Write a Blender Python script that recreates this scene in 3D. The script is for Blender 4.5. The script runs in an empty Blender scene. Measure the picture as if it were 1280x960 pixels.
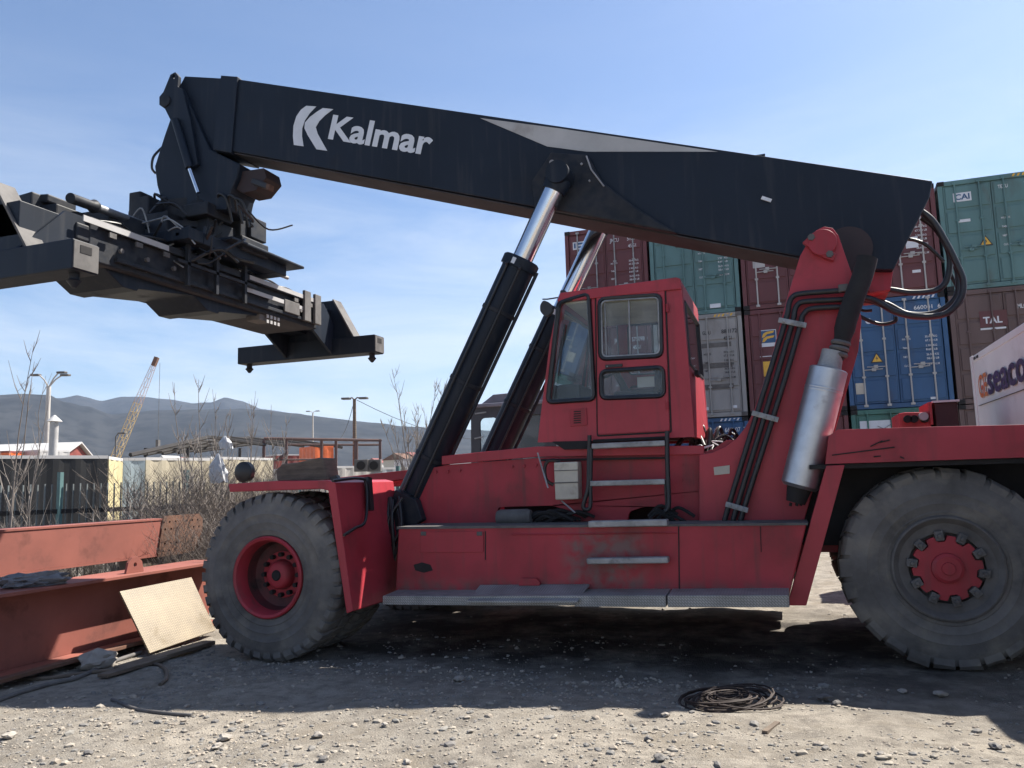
import bpy, math, random
from mathutils import Vector, Matrix, noise
from mathutils.geometry import tessellate_polygon
import bmesh

R = math.radians
sc = bpy.context.scene
col = sc.collection

# ------------------------------------------------------------------ camera
# yard frame: x runs along the machine towards its tail, y away from the viewer, z up; metres
F_PX, YAW, PITCH, ROLL, EYE = 1000.0, R(19.0), R(7.0), R(1.7), Vector((0, 0, 1.7))
_F = Vector((-math.sin(YAW) * math.cos(PITCH), math.cos(YAW) * math.cos(PITCH), math.sin(PITCH)))
_R0 = Vector((math.cos(YAW), math.sin(YAW), 0))
_U0 = _R0.cross(_F)
_R = _R0 * math.cos(ROLL) - _U0 * math.sin(ROLL)
_U = _U0 * math.cos(ROLL) + _R0 * math.sin(ROLL)
cam = bpy.data.cameras.new('camera')
cam.sensor_width = 36.0
cam.lens = F_PX / 1280 * 36
cam.clip_end = 30000
cam.clip_start = 0.05
cam_o = bpy.data.objects.new('camera', cam)
cam_o.matrix_world = Matrix(((_R.x, _U.x, -_F.x, EYE.x), (_R.y, _U.y, -_F.y, EYE.y), (_R.z, _U.z, -_F.z, EYE.z), (0, 0, 0, 1)))
col.objects.link(cam_o)
sc.camera = cam_o

# ------------------------------------------------------------------ light
SUN_AZ, SUN_EL = R(41.0), R(52.0)        # azimuth measured from +y towards +x
SKY_STRENGTH, SUN_STRENGTH, EXPOSURE = 0.062, 5.0, 1.30
sun_dir = Vector((math.sin(SUN_AZ) * math.cos(SUN_EL), math.cos(SUN_AZ) * math.cos(SUN_EL), math.sin(SUN_EL)))
sl = bpy.data.lights.new('sun', 'SUN')
sl.energy = SUN_STRENGTH
sl.angle = R(0.53)
sl.color = (1.0, 0.94, 0.85)
so = bpy.data.objects.new('sun', sl)
so.rotation_euler = sun_dir.to_track_quat('Z', 'Y').to_euler()
so.location = (20, 30, 40)
col.objects.link(so)

w = bpy.data.worlds.new('World')
sc.world = w
w.use_nodes = True
nt = w.node_tree
nt.nodes.clear()
N = nt.nodes.new
out = N('ShaderNodeOutputWorld')
bg = N('ShaderNodeBackground')
bg.inputs['Strength'].default_value = SKY_STRENGTH
sky = N('ShaderNodeTexSky')
sky.sky_type = 'NISHITA'
sky.sun_disc = False
sky.sun_elevation = SUN_EL
sky.sun_rotation = SUN_AZ
sky.air_density = 1.0
sky.dust_density = 1.1
sky.ozone_density = 2.2
sky.altitude = 0
# thin spring cirrus, densest low over the hills
tc = N('ShaderNodeTexCoord')
mp = N('ShaderNodeMapping')
mp.inputs['Scale'].default_value = (1.6, 1.6, 7.5)
mp.inputs['Rotation'].default_value = (0.12, 0.05, 0.6)
ns = N('ShaderNodeTexNoise')
ns.inputs['Scale'].default_value = 1.7
ns.inputs['Detail'].default_value = 7
ns.inputs['Roughness'].default_value = 0.62
ns.inputs['Distortion'].default_value = 0.5
rp = N('ShaderNodeValToRGB')
rp.color_ramp.elements[0].position = 0.31
rp.color_ramp.elements[0].color = (0, 0, 0, 1)
rp.color_ramp.elements[1].position = 0.66
rp.color_ramp.elements[1].color = (1, 1, 1, 1)
sep = N('ShaderNodeSeparateXYZ')
band = N('ShaderNodeMapRange')
band.inputs[1].default_value = 0.46
band.inputs[2].default_value = 0.04
band.inputs[3].default_value = 0.03
band.inputs[4].default_value = 0.9
mul = N('ShaderNodeMath')
mul.operation = 'MULTIPLY'
mix = N('ShaderNodeMixRGB')
mix.inputs['Color2'].default_value = (6.4, 6.8, 7.3, 1)
L = nt.links.new
L(tc.outputs['Generated'], mp.inputs['Vector'])
L(mp.outputs[0], ns.inputs['Vector'])
L(ns.outputs['Fac'], rp.inputs[0])
L(tc.outputs['Generated'], sep.inputs[0])
L(sep.outputs['Z'], band.inputs[0])
L(rp.outputs[0], mul.inputs[0])
L(band.outputs[0], mul.inputs[1])
L(mul.outputs[0], mix.inputs['Fac'])
tint = N('ShaderNodeMixRGB')
tint.blend_type = 'MULTIPLY'
tint.inputs['Fac'].default_value = 1
tint.inputs['Color2'].default_value = (0.90, 0.99, 1.10, 1)
L(sky.outputs[0], tint.inputs['Color1'])
L(tint.outputs[0], mix.inputs['Color1'])
L(mix.outputs[0], bg.inputs['Color'])
L(bg.outputs[0], out.inputs['Surface'])

sc.view_settings.view_transform = 'Standard'
sc.view_settings.look = 'None'
sc.view_settings.gamma = 1
sc.view_settings.use_curve_mapping = False
sc.view_settings.exposure = EXPOSURE
sc.cycles.max_bounces = 6
sc.cycles.transparent_max_bounces = 12

# ------------------------------------------------------------------ measuring helpers
# a sight line of the photograph met with a plane of the yard: how sizes were taken off the picture
def ray(px, py):
    return _F * F_PX + _R * (px - 640) - _U * (py - 480)

def at(px, py, y):
    d = ray(px, py)
    return EYE + d * ((y - EYE.y) / d.y)

def atx(px, py, x):
    d = ray(px, py)
    return EYE + d * ((x - EYE.x) / d.x)

def atz(px, py, z):
    d = ray(px, py)
    return EYE + d * ((z - EYE.z) / d.z)

def atd(px, py, dist):
    d = ray(px, py)
    return EYE + d * (dist / math.hypot(d.x, d.y))

# ------------------------------------------------------------------ materials
def lk(m, a, b):
    m.node_tree.links.new(a, b)

def mat(name, c, rough=0.6, metal=0.0, c2=None, var_scale=3.0, var_lo=0.35, var_hi=0.7, detail=5,
        dirt=None, dirt_scale=2.0, dirt_lo=0.58, dirt_hi=0.72, dirt_amt=0.8, bump=0.0, bump_scale=40, stretch=None, spec=0.5, streak=None, streak_amt=0.5):
    m = bpy.data.materials.new(name)
    m.use_nodes = True
    nd = m.node_tree.nodes
    b = nd['Principled BSDF']
    b.inputs['Roughness'].default_value = rough
    b.inputs['Metallic'].default_value = metal
    b.inputs['Specular IOR Level'].default_value = spec
    tcn = nd.new('ShaderNodeTexCoord')
    src = tcn.outputs['Object']
    if stretch:
        mpn = nd.new('ShaderNodeMapping')
        mpn.inputs['Scale'].default_value = stretch
        lk(m, src, mpn.inputs[0])
        src = mpn.outputs[0]
    def noise_mask(scale, lo, hi, det):
        n = nd.new('ShaderNodeTexNoise')
        n.inputs['Scale'].default_value = scale
        n.inputs['Detail'].default_value = det
        n.inputs['Roughness'].default_value = 0.6
        lk(m, src, n.inputs['Vector'])
        r = nd.new('ShaderNodeMapRange')
        r.inputs[1].default_value = lo
        r.inputs[2].default_value = hi
        lk(m, n.outputs['Fac'], r.inputs[0])
        return r.outputs[0]
    if c2 is None:
        c2 = tuple(v * 0.72 for v in c)
    mx = nd.new('ShaderNodeMixRGB')
    mx.inputs[1].default_value = (*c, 1)
    mx.inputs[2].default_value = (*c2, 1)
    lk(m, noise_mask(var_scale, var_lo, var_hi, detail), mx.inputs[0])
    colr = mx.outputs[0]
    if dirt:
        md = nd.new('ShaderNodeMixRGB')
        md.inputs[2].default_value = (*dirt, 1)
        mm = nd.new('ShaderNodeMath')
        mm.operation = 'MULTIPLY'
        mm.inputs[1].default_value = dirt_amt
        k = noise_mask(dirt_scale, dirt_lo, dirt_hi, 8)
        lk(m, k, mm.inputs[0])
        lk(m, mm.outputs[0], md.inputs[0])
        lk(m, colr, md.inputs[1])
        colr = md.outputs[0]
        rr = nd.new('ShaderNodeMapRange')
        rr.inputs[3].default_value = rough
        rr.inputs[4].default_value = min(1, rough + 0.35)
        lk(m, k, rr.inputs[0])
        lk(m, rr.outputs[0], b.inputs['Roughness'])
    if streak:
        mps = nd.new('ShaderNodeMapping')
        mps.inputs['Scale'].default_value = (7, 7, 0.55)
        lk(m, tcn.outputs['Object'], mps.inputs[0])
        n = nd.new('ShaderNodeTexNoise')
        n.inputs['Scale'].default_value = 1.6
        n.inputs['Detail'].default_value = 6
        lk(m, mps.outputs[0], n.inputs['Vector'])
        r = nd.new('ShaderNodeMapRange')
        r.inputs[1].default_value = 0.54
        r.inputs[2].default_value = 0.76
        r.inputs[4].default_value = streak_amt
        lk(m, n.outputs['Fac'], r.inputs[0])
        ms = nd.new('ShaderNodeMixRGB')
        ms.inputs[2].default_value = (*streak, 1)
        lk(m, r.outputs[0], ms.inputs[0])
        lk(m, colr, ms.inputs[1])
        colr = ms.outputs[0]
    lk(m, colr, b.inputs['Base Color'])
    if bump:
        n = nd.new('ShaderNodeTexNoise')
        n.inputs['Scale'].default_value = bump_scale
        n.inputs['Detail'].default_value = 6
        lk(m, src, n.inputs['Vector'])
        bn = nd.new('ShaderNodeBump')
        bn.inputs['Strength'].default_value = bump
        bn.inputs['Distance'].default_value = 0.02
        lk(m, n.outputs['Fac'], bn.inputs['Height'])
        lk(m, bn.outputs[0], b.inputs['Normal'])
    return m

M = {}
M['red'] = mat('red_paint', (0.40, 0.040, 0.056), 0.45, c2=(0.305, 0.028, 0.038), spec=0.35, streak=(0.10, 0.035, 0.035), streak_amt=0.45, var_scale=1.3, dirt=(0.075, 0.045, 0.04), dirt_scale=2.3, dirt_lo=0.57, dirt_hi=0.80, dirt_amt=0.6, bump=0.05, bump_scale=9)
M['red_dirty'] = mat('red_paint_worn', (0.37, 0.037, 0.052), 0.52, c2=(0.26, 0.026, 0.034), spec=0.3, streak=(0.085, 0.05, 0.046), streak_amt=0.6, var_scale=1.8, dirt=(0.085, 0.058, 0.05), dirt_scale=1.7, dirt_lo=0.5, dirt_hi=0.76, dirt_amt=0.78, bump=0.08, bump_scale=8)
M['grimered'] = mat('grimy_red_paint', (0.11, 0.022, 0.024), .7, c2=(.045, .016, .016), var_scale=5, dirt=(.02, .016, .015), dirt_scale=5, dirt_amt=.8)
M['navy'] = mat('navy_paint', (0.012, 0.018, 0.030), 0.5, c2=(0.009, 0.0135, 0.022), spec=0.22, streak=(0.048, 0.049, 0.053), streak_amt=0.5, var_scale=0.9, dirt=(0.03, 0.031, 0.035), dirt_scale=2.6, dirt_lo=0.58, dirt_hi=0.85, dirt_amt=0.5, bump=0.04, bump_scale=6)
M['navy_dusty'] = mat('dusty_navy_paint', (0.015, 0.019, 0.028), 0.55, c2=(0.010, 0.013, 0.019), spec=0.22, var_scale=2.5, dirt=(0.055, 0.052, 0.05), dirt_scale=3.1, dirt_lo=0.5, dirt_hi=0.75, dirt_amt=0.55, bump=0.1, bump_scale=14)
M['underside'] = mat('boom_underside_grey', (0.065, 0.062, 0.066), 0.8, c2=(0.04, 0.038, 0.042), spec=0.2, var_scale=2.0)
M['lightgrey'] = mat('light_grey_paint', (0.42, 0.41, 0.40), 0.5, c2=(0.33, 0.32, 0.31), var_scale=2.2, dirt=(0.16, 0.14, 0.12), dirt_amt=0.5)
M['wear'] = mat('bare_rubbed_steel', (0.36, 0.34, 0.33), 0.5, metal=0.3, c2=(0.20, 0.19, 0.19), var_scale=5, dirt=(0.05, 0.045, 0.045), dirt_scale=6, dirt_amt=0.6)
M['decal'] = mat('pale_vinyl', (0.62, 0.64, 0.68), 0.5, c2=(0.55, 0.57, 0.6), var_scale=6)
M['black'] = mat('black_rubber', (0.012, 0.012, 0.014), 0.45, c2=(0.02, 0.02, 0.022), var_scale=8)
M['blackdull'] = mat('black_soot', (0.010, 0.009, 0.010), 0.85, c2=(0.02, 0.018, 0.018), var_scale=5)
M['chrome'] = mat('chrome', (0.75, 0.75, 0.76), 0.12, metal=1.0, c2=(0.68, 0.68, 0.7))
M['galv'] = mat('aluminised_steel', (0.55, 0.56, 0.58), 0.40, metal=0.9, c2=(0.43, 0.44, 0.46), var_scale=6, dirt=(0.26, 0.23, 0.21), dirt_scale=4, dirt_amt=0.6)
M['alu'] = mat('dusty_aluminium', (0.34, 0.34, 0.34), 0.55, metal=0.35, c2=(0.20, 0.20, 0.20), var_scale=7, dirt=(0.10, 0.085, 0.07), dirt_scale=4, dirt_amt=0.65, bump=0.2, bump_scale=60)
M['tyre'] = mat('dusty_tyre_rubber', (0.165, 0.156, 0.148), 0.9, c2=(0.085, 0.080, 0.076), spec=0.15, var_scale=2.6, var_lo=0.32, var_hi=0.68, dirt=(0.24, 0.215, 0.18), dirt_scale=3.4, dirt_lo=0.48, dirt_hi=0.72, dirt_amt=0.75, bump=0.25, bump_scale=22)
M['greydust'] = mat('grey_dusty_steel', (0.13, 0.122, 0.115), 0.8, c2=(0.075, 0.07, 0.068), var_scale=6, dirt=(0.05, 0.042, 0.04), dirt_amt=0.6)
M['beige'] = mat('beige_enamel', (0.50, 0.46, 0.38), 0.5, c2=(0.36, 0.33, 0.28), var_scale=4, dirt=(0.15, 0.12, 0.09), dirt_scale=5, dirt_amt=0.5)
M['cream'] = mat('cream_lining', (0.86, 0.79, 0.60), 0.7)
M['darkred'] = mat('dark_red_grime', (0.035, 0.02, 0.02), .7, c2=(.022, .014, .015), var_scale=4)
M['seat'] = mat('grey_seat_fabric', (0.10, 0.10, 0.11), 0.9)
M['white'] = mat('white_paint', (0.76, 0.74, 0.73), 0.5, c2=(0.66, 0.64, 0.63), var_scale=1.2, dirt=(0.4, 0.36, 0.33), dirt_amt=0.3)
M['whitemark'] = mat('white_lettering', (0.72, 0.74, 0.76), 0.55, c2=(0.5, 0.5, 0.52), var_scale=9)
M['darkmark'] = mat('dark_lettering', (0.03, 0.03, 0.035), 0.55)
M['yellow'] = mat('yellow_sticker', (0.70, 0.42, 0.05), 0.5, c2=(0.6, 0.33, 0.04), var_scale=8)
M['orange'] = mat('orange_paint', (0.75, 0.15, 0.04), 0.5)
M['rust'] = mat('rusty_steel', (0.16, 0.075, 0.045), 0.85, c2=(0.09, 0.05, 0.035), var_scale=5, bump=0.2)
M['primer'] = mat('red_oxide_primer', (0.27, 0.086, 0.062), 0.7, c2=(0.20, 0.063, 0.046), var_scale=1.7, dirt=(0.12, 0.045, 0.035), dirt_scale=2.4, dirt_lo=0.57, dirt_hi=0.68, dirt_amt=0.6, bump=0.06, bump_scale=12)
M['wood'] = mat('weathered_wood', (0.17, 0.13, 0.095), 0.9, c2=(0.085, 0.065, 0.05), var_scale=4, stretch=(1, 1, 6), bump=0.3)
M['stone'] = mat('limestone', (0.33, 0.30, 0.26), 0.95, c2=(0.22, 0.20, 0.18), var_scale=6, bump=0.4, bump_scale=18)
M['twig'] = mat('bare_bark', (0.24, 0.21, 0.19), 0.9, c2=(0.15, 0.13, 0.115), var_scale=3)
M['twigred'] = mat('brown_twig', (0.17, 0.14, 0.12), 0.9, c2=(0.11, 0.09, 0.078), var_scale=3)
M['plastic'] = mat('white_film', (0.50, 0.51, 0.53), 0.4)
M['concrete'] = mat('concrete', (0.42, 0.40, 0.37), 0.9, c2=(0.34, 0.32, 0.30), var_scale=2)
M['steelgrey'] = mat('galvanised_post', (0.40, 0.42, 0.44), 0.5, metal=0.4)

def stain(m, x0, x1, z0, z1, c, amt, soft=0.12):
    # a scuffed patch with its own outline, in the thing's own coordinates
    nd = m.node_tree.nodes
    b = nd['Principled BSDF']
    t = nd.new('ShaderNodeTexCoord')
    s = nd.new('ShaderNodeSeparateXYZ')
    lk(m, t.outputs['Object'], s.inputs[0])
    n = nd.new('ShaderNodeTexNoise')
    n.inputs['Scale'].default_value = 9
    n.inputs['Detail'].default_value = 7
    lk(m, t.outputs['Object'], n.inputs['Vector'])
    f = None
    for ax, lo, hi in (('X', x0, x1), ('Z', z0, z1)):
        for e, sg in ((lo, 1), (hi, -1)):
            r = nd.new('ShaderNodeMapRange')
            r.interpolation_type = 'SMOOTHSTEP'
            r.inputs[1].default_value = e - sg * soft
            r.inputs[2].default_value = e + sg * soft
            lk(m, s.outputs[ax], r.inputs[0])
            if f is None: f = r.outputs[0]
            else:
                q = nd.new('ShaderNodeMath')
                q.operation = 'MULTIPLY'
                lk(m, f, q.inputs[0])
                lk(m, r.outputs[0], q.inputs[1])
                f = q.outputs[0]
    r = nd.new('ShaderNodeMapRange')
    r.inputs[1].default_value = 0.36
    r.inputs[2].default_value = 0.62
    r.inputs[4].default_value = amt
    lk(m, n.outputs['Fac'], r.inputs[0])
    q = nd.new('ShaderNodeMath')
    q.operation = 'MULTIPLY'
    lk(m, f, q.inputs[0])
    lk(m, r.outputs[0], q.inputs[1])
    mx = nd.new('ShaderNodeMixRGB')
    mx.inputs[2].default_value = (*c, 1)
    lk(m, b.inputs['Base Color'].links[0].from_socket, mx.inputs[1])
    lk(m, q.outputs[0], mx.inputs[0])
    lk(m, mx.outputs[0], b.inputs['Base Color'])
    return m
M['red_tank'] = mat('red_paint_scuffed', (0.37, 0.037, 0.052), 0.52, c2=(0.27, 0.026, 0.035), spec=0.3, streak=(0.085, 0.05, 0.046), streak_amt=0.5, var_scale=1.8, dirt=(0.085, 0.058, 0.05), dirt_scale=1.7, dirt_lo=0.5, dirt_hi=0.76, dirt_amt=0.6, bump=0.08, bump_scale=8)
stain(M['red_tank'], -.12, .62, .66, 1.2, (0.15, 0.115, 0.105), .8)
stain(M['red_tank'], -2.2, 2.3, .50, .72, (0.12, 0.085, 0.075), .75, .08)
stain(M['navy_dusty'], -9, 9, -9, 9, (0.05, 0.047, 0.045), .35)

def diamond(name, c, c2, sx=26, metal=0.3):
    m = mat(name, c, 0.5, metal=metal, c2=c2, var_scale=3, dirt=tuple(v * .5 for v in c2), dirt_amt=0.45)
    nd = m.node_tree.nodes
    b = nd['Principled BSDF']
    tcn = nd.new('ShaderNodeTexCoord')
    mpn = nd.new('ShaderNodeMapping')
    mpn.inputs['Rotation'].default_value = (0, 0, R(45))
    lk(m, tcn.outputs['UV'], mpn.inputs[0])
    ck = nd.new('ShaderNodeTexBrick')
    ck.inputs['Scale'].default_value = sx
    ck.inputs['Mortar Size'].default_value = 0.06
    ck.inputs['Color1'].default_value = (1, 1, 1, 1)
    ck.inputs['Color2'].default_value = (1, 1, 1, 1)
    ck.inputs['Mortar'].default_value = (0, 0, 0, 1)
    lk(m, mpn.outputs[0], ck.inputs[0])
    bn = nd.new('ShaderNodeBump')
    bn.inputs['Strength'].default_value = 0.9
    bn.inputs['Distance'].default_value = 0.008
    lk(m, ck.outputs['Color'], bn.inputs['Height'])
    old = b.inputs['Base Color'].links[0].from_socket
    mm = nd.new('ShaderNodeMixRGB')
    mm.blend_type = 'MULTIPLY'
    mm.inputs[0].default_value = 0.4
    lk(m, old, mm.inputs[1])
    lk(m, ck.outputs['Color'], mm.inputs[2])
    lk(m, mm.outputs[0], b.inputs['Base Color'])
    lk(m, bn.outputs[0], b.inputs['Normal'])
    return m
M['treadplate'] = diamond('chequer_tread_plate', (0.42, 0.42, 0.41), (0.26, 0.26, 0.25), 14)
M['tanplate'] = diamond('tan_chequer_plate', (0.31, 0.235, 0.135), (0.22, 0.165, 0.095), 12, 0.0)

def glass_mat(name, tint, lo=0.03, hi=0.17):
    m = bpy.data.materials.new(name)
    m.use_nodes = True
    nd = m.node_tree.nodes
    nd.clear()
    o = nd.new('ShaderNodeOutputMaterial')
    t = nd.new('ShaderNodeBsdfTransparent')
    t.inputs[0].default_value = (*tint, 1)
    g = nd.new('ShaderNodeBsdfGlossy')
    g.inputs['Roughness'].default_value = 0.03
    g.inputs['Color'].default_value = (0.9, 0.93, 0.95, 1)
    d = nd.new('ShaderNodeBsdfDiffuse')
    d.inputs[0].default_value = (0.5, 0.52, 0.52, 1)
    fr = nd.new('ShaderNodeFresnel')
    fr.inputs[0].default_value = 1.5
    n = nd.new('ShaderNodeTexNoise')
    n.inputs['Scale'].default_value = 4
    tcn = nd.new('ShaderNodeTexCoord')
    m.node_tree.links.new(tcn.outputs['Object'], n.inputs['Vector'])
    mr = nd.new('ShaderNodeMapRange')
    mr.inputs[1].default_value = 0.3
    mr.inputs[2].default_value = 0.8
    mr.inputs[3].default_value = lo
    mr.inputs[4].default_value = hi
    m.node_tree.links.new(n.outputs['Fac'], mr.inputs[0])
    m1 = nd.new('ShaderNodeMixShader')
    m2 = nd.new('ShaderNodeMixShader')
    ln = m.node_tree.links.new
    ln(mr.outputs[0], m1.inputs[0])
    ln(t.outputs[0], m1.inputs[1])
    ln(d.outputs[0], m1.inputs[2])
    ln(fr.outputs[0], m2.inputs[0])
    ln(m1.outputs[0], m2.inputs[1])
    ln(g.outputs[0], m2.inputs[2])
    ln(m2.outputs[0], o.inputs[0])
    return m
M['glass'] = glass_mat('dusty_window_glass', (0.80, 0.87, 0.87))
M['glass_dusty'] = glass_mat('very_dusty_glass', (0.8, 0.85, 0.85), .4, .75)

# ------------------------------------------------------------------ mesh builder
ORIGIN = {}

def tag(o, label=None, cat=None, group=None, kind=None):
    if label: o['label'] = label
    if cat: o['category'] = cat
    if group: o['group'] = group
    if kind: o['kind'] = kind
    return o

def empty(name, loc, label, cat, group=None, rz=0):
    o = bpy.data.objects.new(name, None)
    o.location = loc
    o.rotation_euler = (0, 0, rz)
    o.empty_display_size = 0.3
    col.objects.link(o)
    ORIGIN[o] = Vector(loc)
    return tag(o, label, cat, group)

class MB:
    def __init__(self):
        self.v, self.f, self.mi, self.uv = [], [], [], {}
    def add(self, vs, fs, m=0):
        n = len(self.v)
        self.v += [Vector(p) for p in vs]
        for f in fs:
            self.f.append([n + i for i in f])
            self.mi.append(m)
        return self
    def box(self, a, b, m=0):
        x0, y0, z0 = (min(a[i], b[i]) for i in range(3))
        x1, y1, z1 = (max(a[i], b[i]) for i in range(3))
        vs = [(x0, y0, z0), (x1, y0, z0), (x1, y1, z0), (x0, y1, z0), (x0, y0, z1), (x1, y0, z1), (x1, y1, z1), (x0, y1, z1)]
        return self.add(vs, [(3, 2, 1, 0), (4, 5, 6, 7), (0, 1, 5, 4), (1, 2, 6, 5), (2, 3, 7, 6), (3, 0, 4, 7)], m)
    def obox(self, c, ax, ay, az, m=0):
        c, ax, ay, az = Vector(c), Vector(ax), Vector(ay), Vector(az)
        vs = [c + ax * sx + ay * sy + az * sz for sz in (-1, 1) for sx, sy in ((-1, -1), (1, -1), (1, 1), (-1, 1))]
        return self.add(vs, [(3, 2, 1, 0), (4, 5, 6, 7), (0, 1, 5, 4), (1, 2, 6, 5), (2, 3, 7, 6), (3, 0, 4, 7)], m)
    def bar(self, p, q, wd, ht, up=(0, 0, 1), m=0):
        p, q = Vector(p), Vector(q)
        d = (q - p)
        s = d.normalized().cross(Vector(up)).normalized()
        u = s.cross(d.normalized())
        return self.obox((p + q) / 2, d / 2, s * wd / 2, u * ht / 2, m)
    def sheet(self, outer, holes, off, m=0):
        # a flat plate with holes; outer and holes are lists of 3D points, off the thickness vector
        off = Vector(off)
        loops = [[Vector(p) for p in outer]] + [[Vector(p) for p in h] for h in holes]
        flat = [p for lp in loops for p in lp]
        tris = tessellate_polygon(loops)
        n = len(flat)
        nrm = Vector((0, 0, 0))
        for i in range(len(loops[0])):
            nrm += loops[0][i].cross(loops[0][(i + 1) % len(loops[0])])
        fs = []
        for t in tris:
            a, b, c = (flat[i] for i in t)
            tn = (b - a).cross(c - a)
            t = list(t)
            if tn.dot(off) > 0:
                t.reverse()
            fs.append(t)
            fs.append([i + n for i in reversed(t)])
        k = 0
        for li, lp in enumerate(loops):
            for i in range(len(lp)):
                a, b = k + i, k + (i + 1) % len(lp)
                fs.append([a, b, b + n, a + n])
            k += len(lp)
        return self.add(flat + [p + off for p in flat], fs, m)
    def prism(self, pts, y0, y1, m=0):
        # pixel outline met with the plane y0, pushed back to y1
        o = [at(px, py, y0) for px, py in pts]
        return self.sheet(o, [], (0, y1 - y0, 0), m)
    def xz(self, pts, y0, y1, m=0):
        return self.sheet([(x, y0, z) for x, z in pts], [], (0, y1 - y0, 0), m)
    def tube(self, pts, r, n=8, m=0, caps=True):
        pts = [Vector(p) for p in pts]
        rs = r if isinstance(r, (list, tuple)) else [r] * len(pts)
        vs, fs = [], []
        prev = None
        for i, p in enumerate(pts):
            d = (pts[min(i + 1, len(pts) - 1)] - pts[max(i - 1, 0)])
            if d.length < 1e-9: d = Vector((0, 0, 1))
            d.normalize()
            if prev is None:
                s = d.orthogonal().normalized()
            else:
                s = (prev - d * prev.dot(d))
                s = s.normalized() if s.length > 1e-6 else d.orthogonal().normalized()
            prev = s
            t = d.cross(s)
            for k in range(n):
                a = 2 * math.pi * k / n
                vs.append(p + (s * math.cos(a) + t * math.sin(a)) * rs[i])
        for i in range(len(pts) - 1):
            for k in range(n):
                a, b = i * n + k, i * n + (k + 1) % n
                fs.append((a, b, b + n, a + n))
        if caps:
            fs.append(tuple(reversed(range(n))))
            fs.append(tuple(range((len(pts) - 1) * n, len(pts) * n)))
        return self.add(vs, fs, m)
    def cyl(self, p, q, r, n=24, m=0, r2=None):
        return self.tube([p, q], [r, r if r2 is None else r2], n, m)
    def lathe(self, prof, c, axis='y', n=64, m=0, close=False):
        # prof: (radius, offset along axis)
        c = Vector(c)
        vs, fs = [], []
        for r, o in prof:
            for k in range(n):
                a = 2 * math.pi * k / n
                if axis == 'y':
                    vs.append(c + Vector((r * math.cos(a), o, r * math.sin(a))))
                else:
                    vs.append(c + Vector((r * math.cos(a), r * math.sin(a), o)))
        np_ = len(prof)
        for i in range(np_ if close else np_ - 1):
            j = (i + 1) % np_
            for k in range(n):
                fs.append((i * n + k, i * n + (k + 1) % n, j * n + (k + 1) % n, j * n + k))
        return self.add(vs, fs, m)
    def build(self, name, mats, parent=None, origin=None, bevel=0, smooth=None, fix=True, uvbox=False, loose=False):
        if loose:                      # every separate piece becomes a part of its own
            root = list(range(len(self.v)))
            def find(i):
                while root[i] != i:
                    root[i] = root[root[i]]
                    i = root[i]
                return i
            for f in self.f:
                for i in f[1:]:
                    root[find(i)] = find(f[0])
            groups = {}
            for f, k in zip(self.f, self.mi):
                groups.setdefault(find(f[0]), []).append((f, k))
            res = []
            for fs in groups.values():
                mb = MB()
                idx = {}
                for f, k in fs:
                    for i in f:
                        if i not in idx:
                            idx[i] = len(mb.v)
                            mb.v.append(self.v[i])
                    mb.f.append([idx[i] for i in f])
                    mb.mi.append(k)
                res.append(mb.build(name, mats, parent, origin, bevel, smooth, fix, uvbox))
            return res[0]
        if parent is not None:
            org = ORIGIN[parent]
        else:
            org = Vector(origin) if origin is not None else Vector((0, 0, 0))
        me = bpy.data.meshes.new(name)
        me.from_pydata([tuple(p - org) for p in self.v], [], self.f)
        mats = mats if isinstance(mats, (list, tuple)) else [mats]
        for mm in mats: me.materials.append(mm)
        me.polygons.foreach_set('material_index', self.mi)
        if fix:
            bm = bmesh.new()
            bm.from_mesh(me)
            bmesh.ops.recalc_face_normals(bm, faces=bm.faces)
            bm.to_mesh(me)
            bm.free()
        me.validate()
        if smooth is not None:
            me.polygons.foreach_set('use_smooth', [True] * len(me.polygons))
            me.set_sharp_from_angle(angle=R(smooth))
        if uvbox:
            uvl = me.uv_layers.new(name='UVMap')
            for p in me.polygons:
                nn = p.normal
                k = max(range(3), key=lambda i: abs(nn[i]))
                a, b = [i for i in range(3) if i != k]
                for li in p.loop_indices:
                    cc = me.vertices[me.loops[li].vertex_index].co
                    uvl.data[li].uv = (cc[a], cc[b])
        o = bpy.data.objects.new(name, me)
        col.objects.link(o)
        if parent is not None:
            o.parent = parent
            ORIGIN[o] = org
        else:
            o.location = org
            ORIGIN[o] = org
        if bevel:
            bv = o.modifiers.new('bevel', 'BEVEL')
            bv.width = bevel
            bv.segments = 2
            bv.limit_method = 'ANGLE'
            bv.angle_limit = R(35)
        return o

def copy_tree(o, parent=None):
    c = o.copy()
    col.objects.link(c)
    c.parent = parent
    for ch in [k for k in o.children]:
        copy_tree(ch, c)
    return c

def rrect(x0, y0, x1, y1, r, n=4):
    pts = []
    for cx, cy, a0 in ((x1 - r, y0 + r, -90), (x1 - r, y1 - r, 0), (x0 + r, y1 - r, 90), (x0 + r, y0 + r, 180)):
        for k in range(n + 1):
            a = R(a0 + 90 * k / n)
            pts.append((cx + r * math.cos(a), cy + r * math.sin(a)))
    return pts

def rquad(q, r, n=4):
    # round the corners of a pixel polygon
    pts = []
    m = len(q)
    for i in range(m):
        p0, p1, p2 = Vector(q[i - 1]), Vector(q[i]), Vector(q[(i + 1) % m])
        a = p1 + (p0 - p1).normalized() * r
        b = p1 + (p2 - p1).normalized() * r
        for k in range(n + 1):
            t = k / n
            pts.append(tuple(a * (1 - t) ** 2 + p1 * 2 * t * (1 - t) + b * t * t))
    return pts

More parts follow.
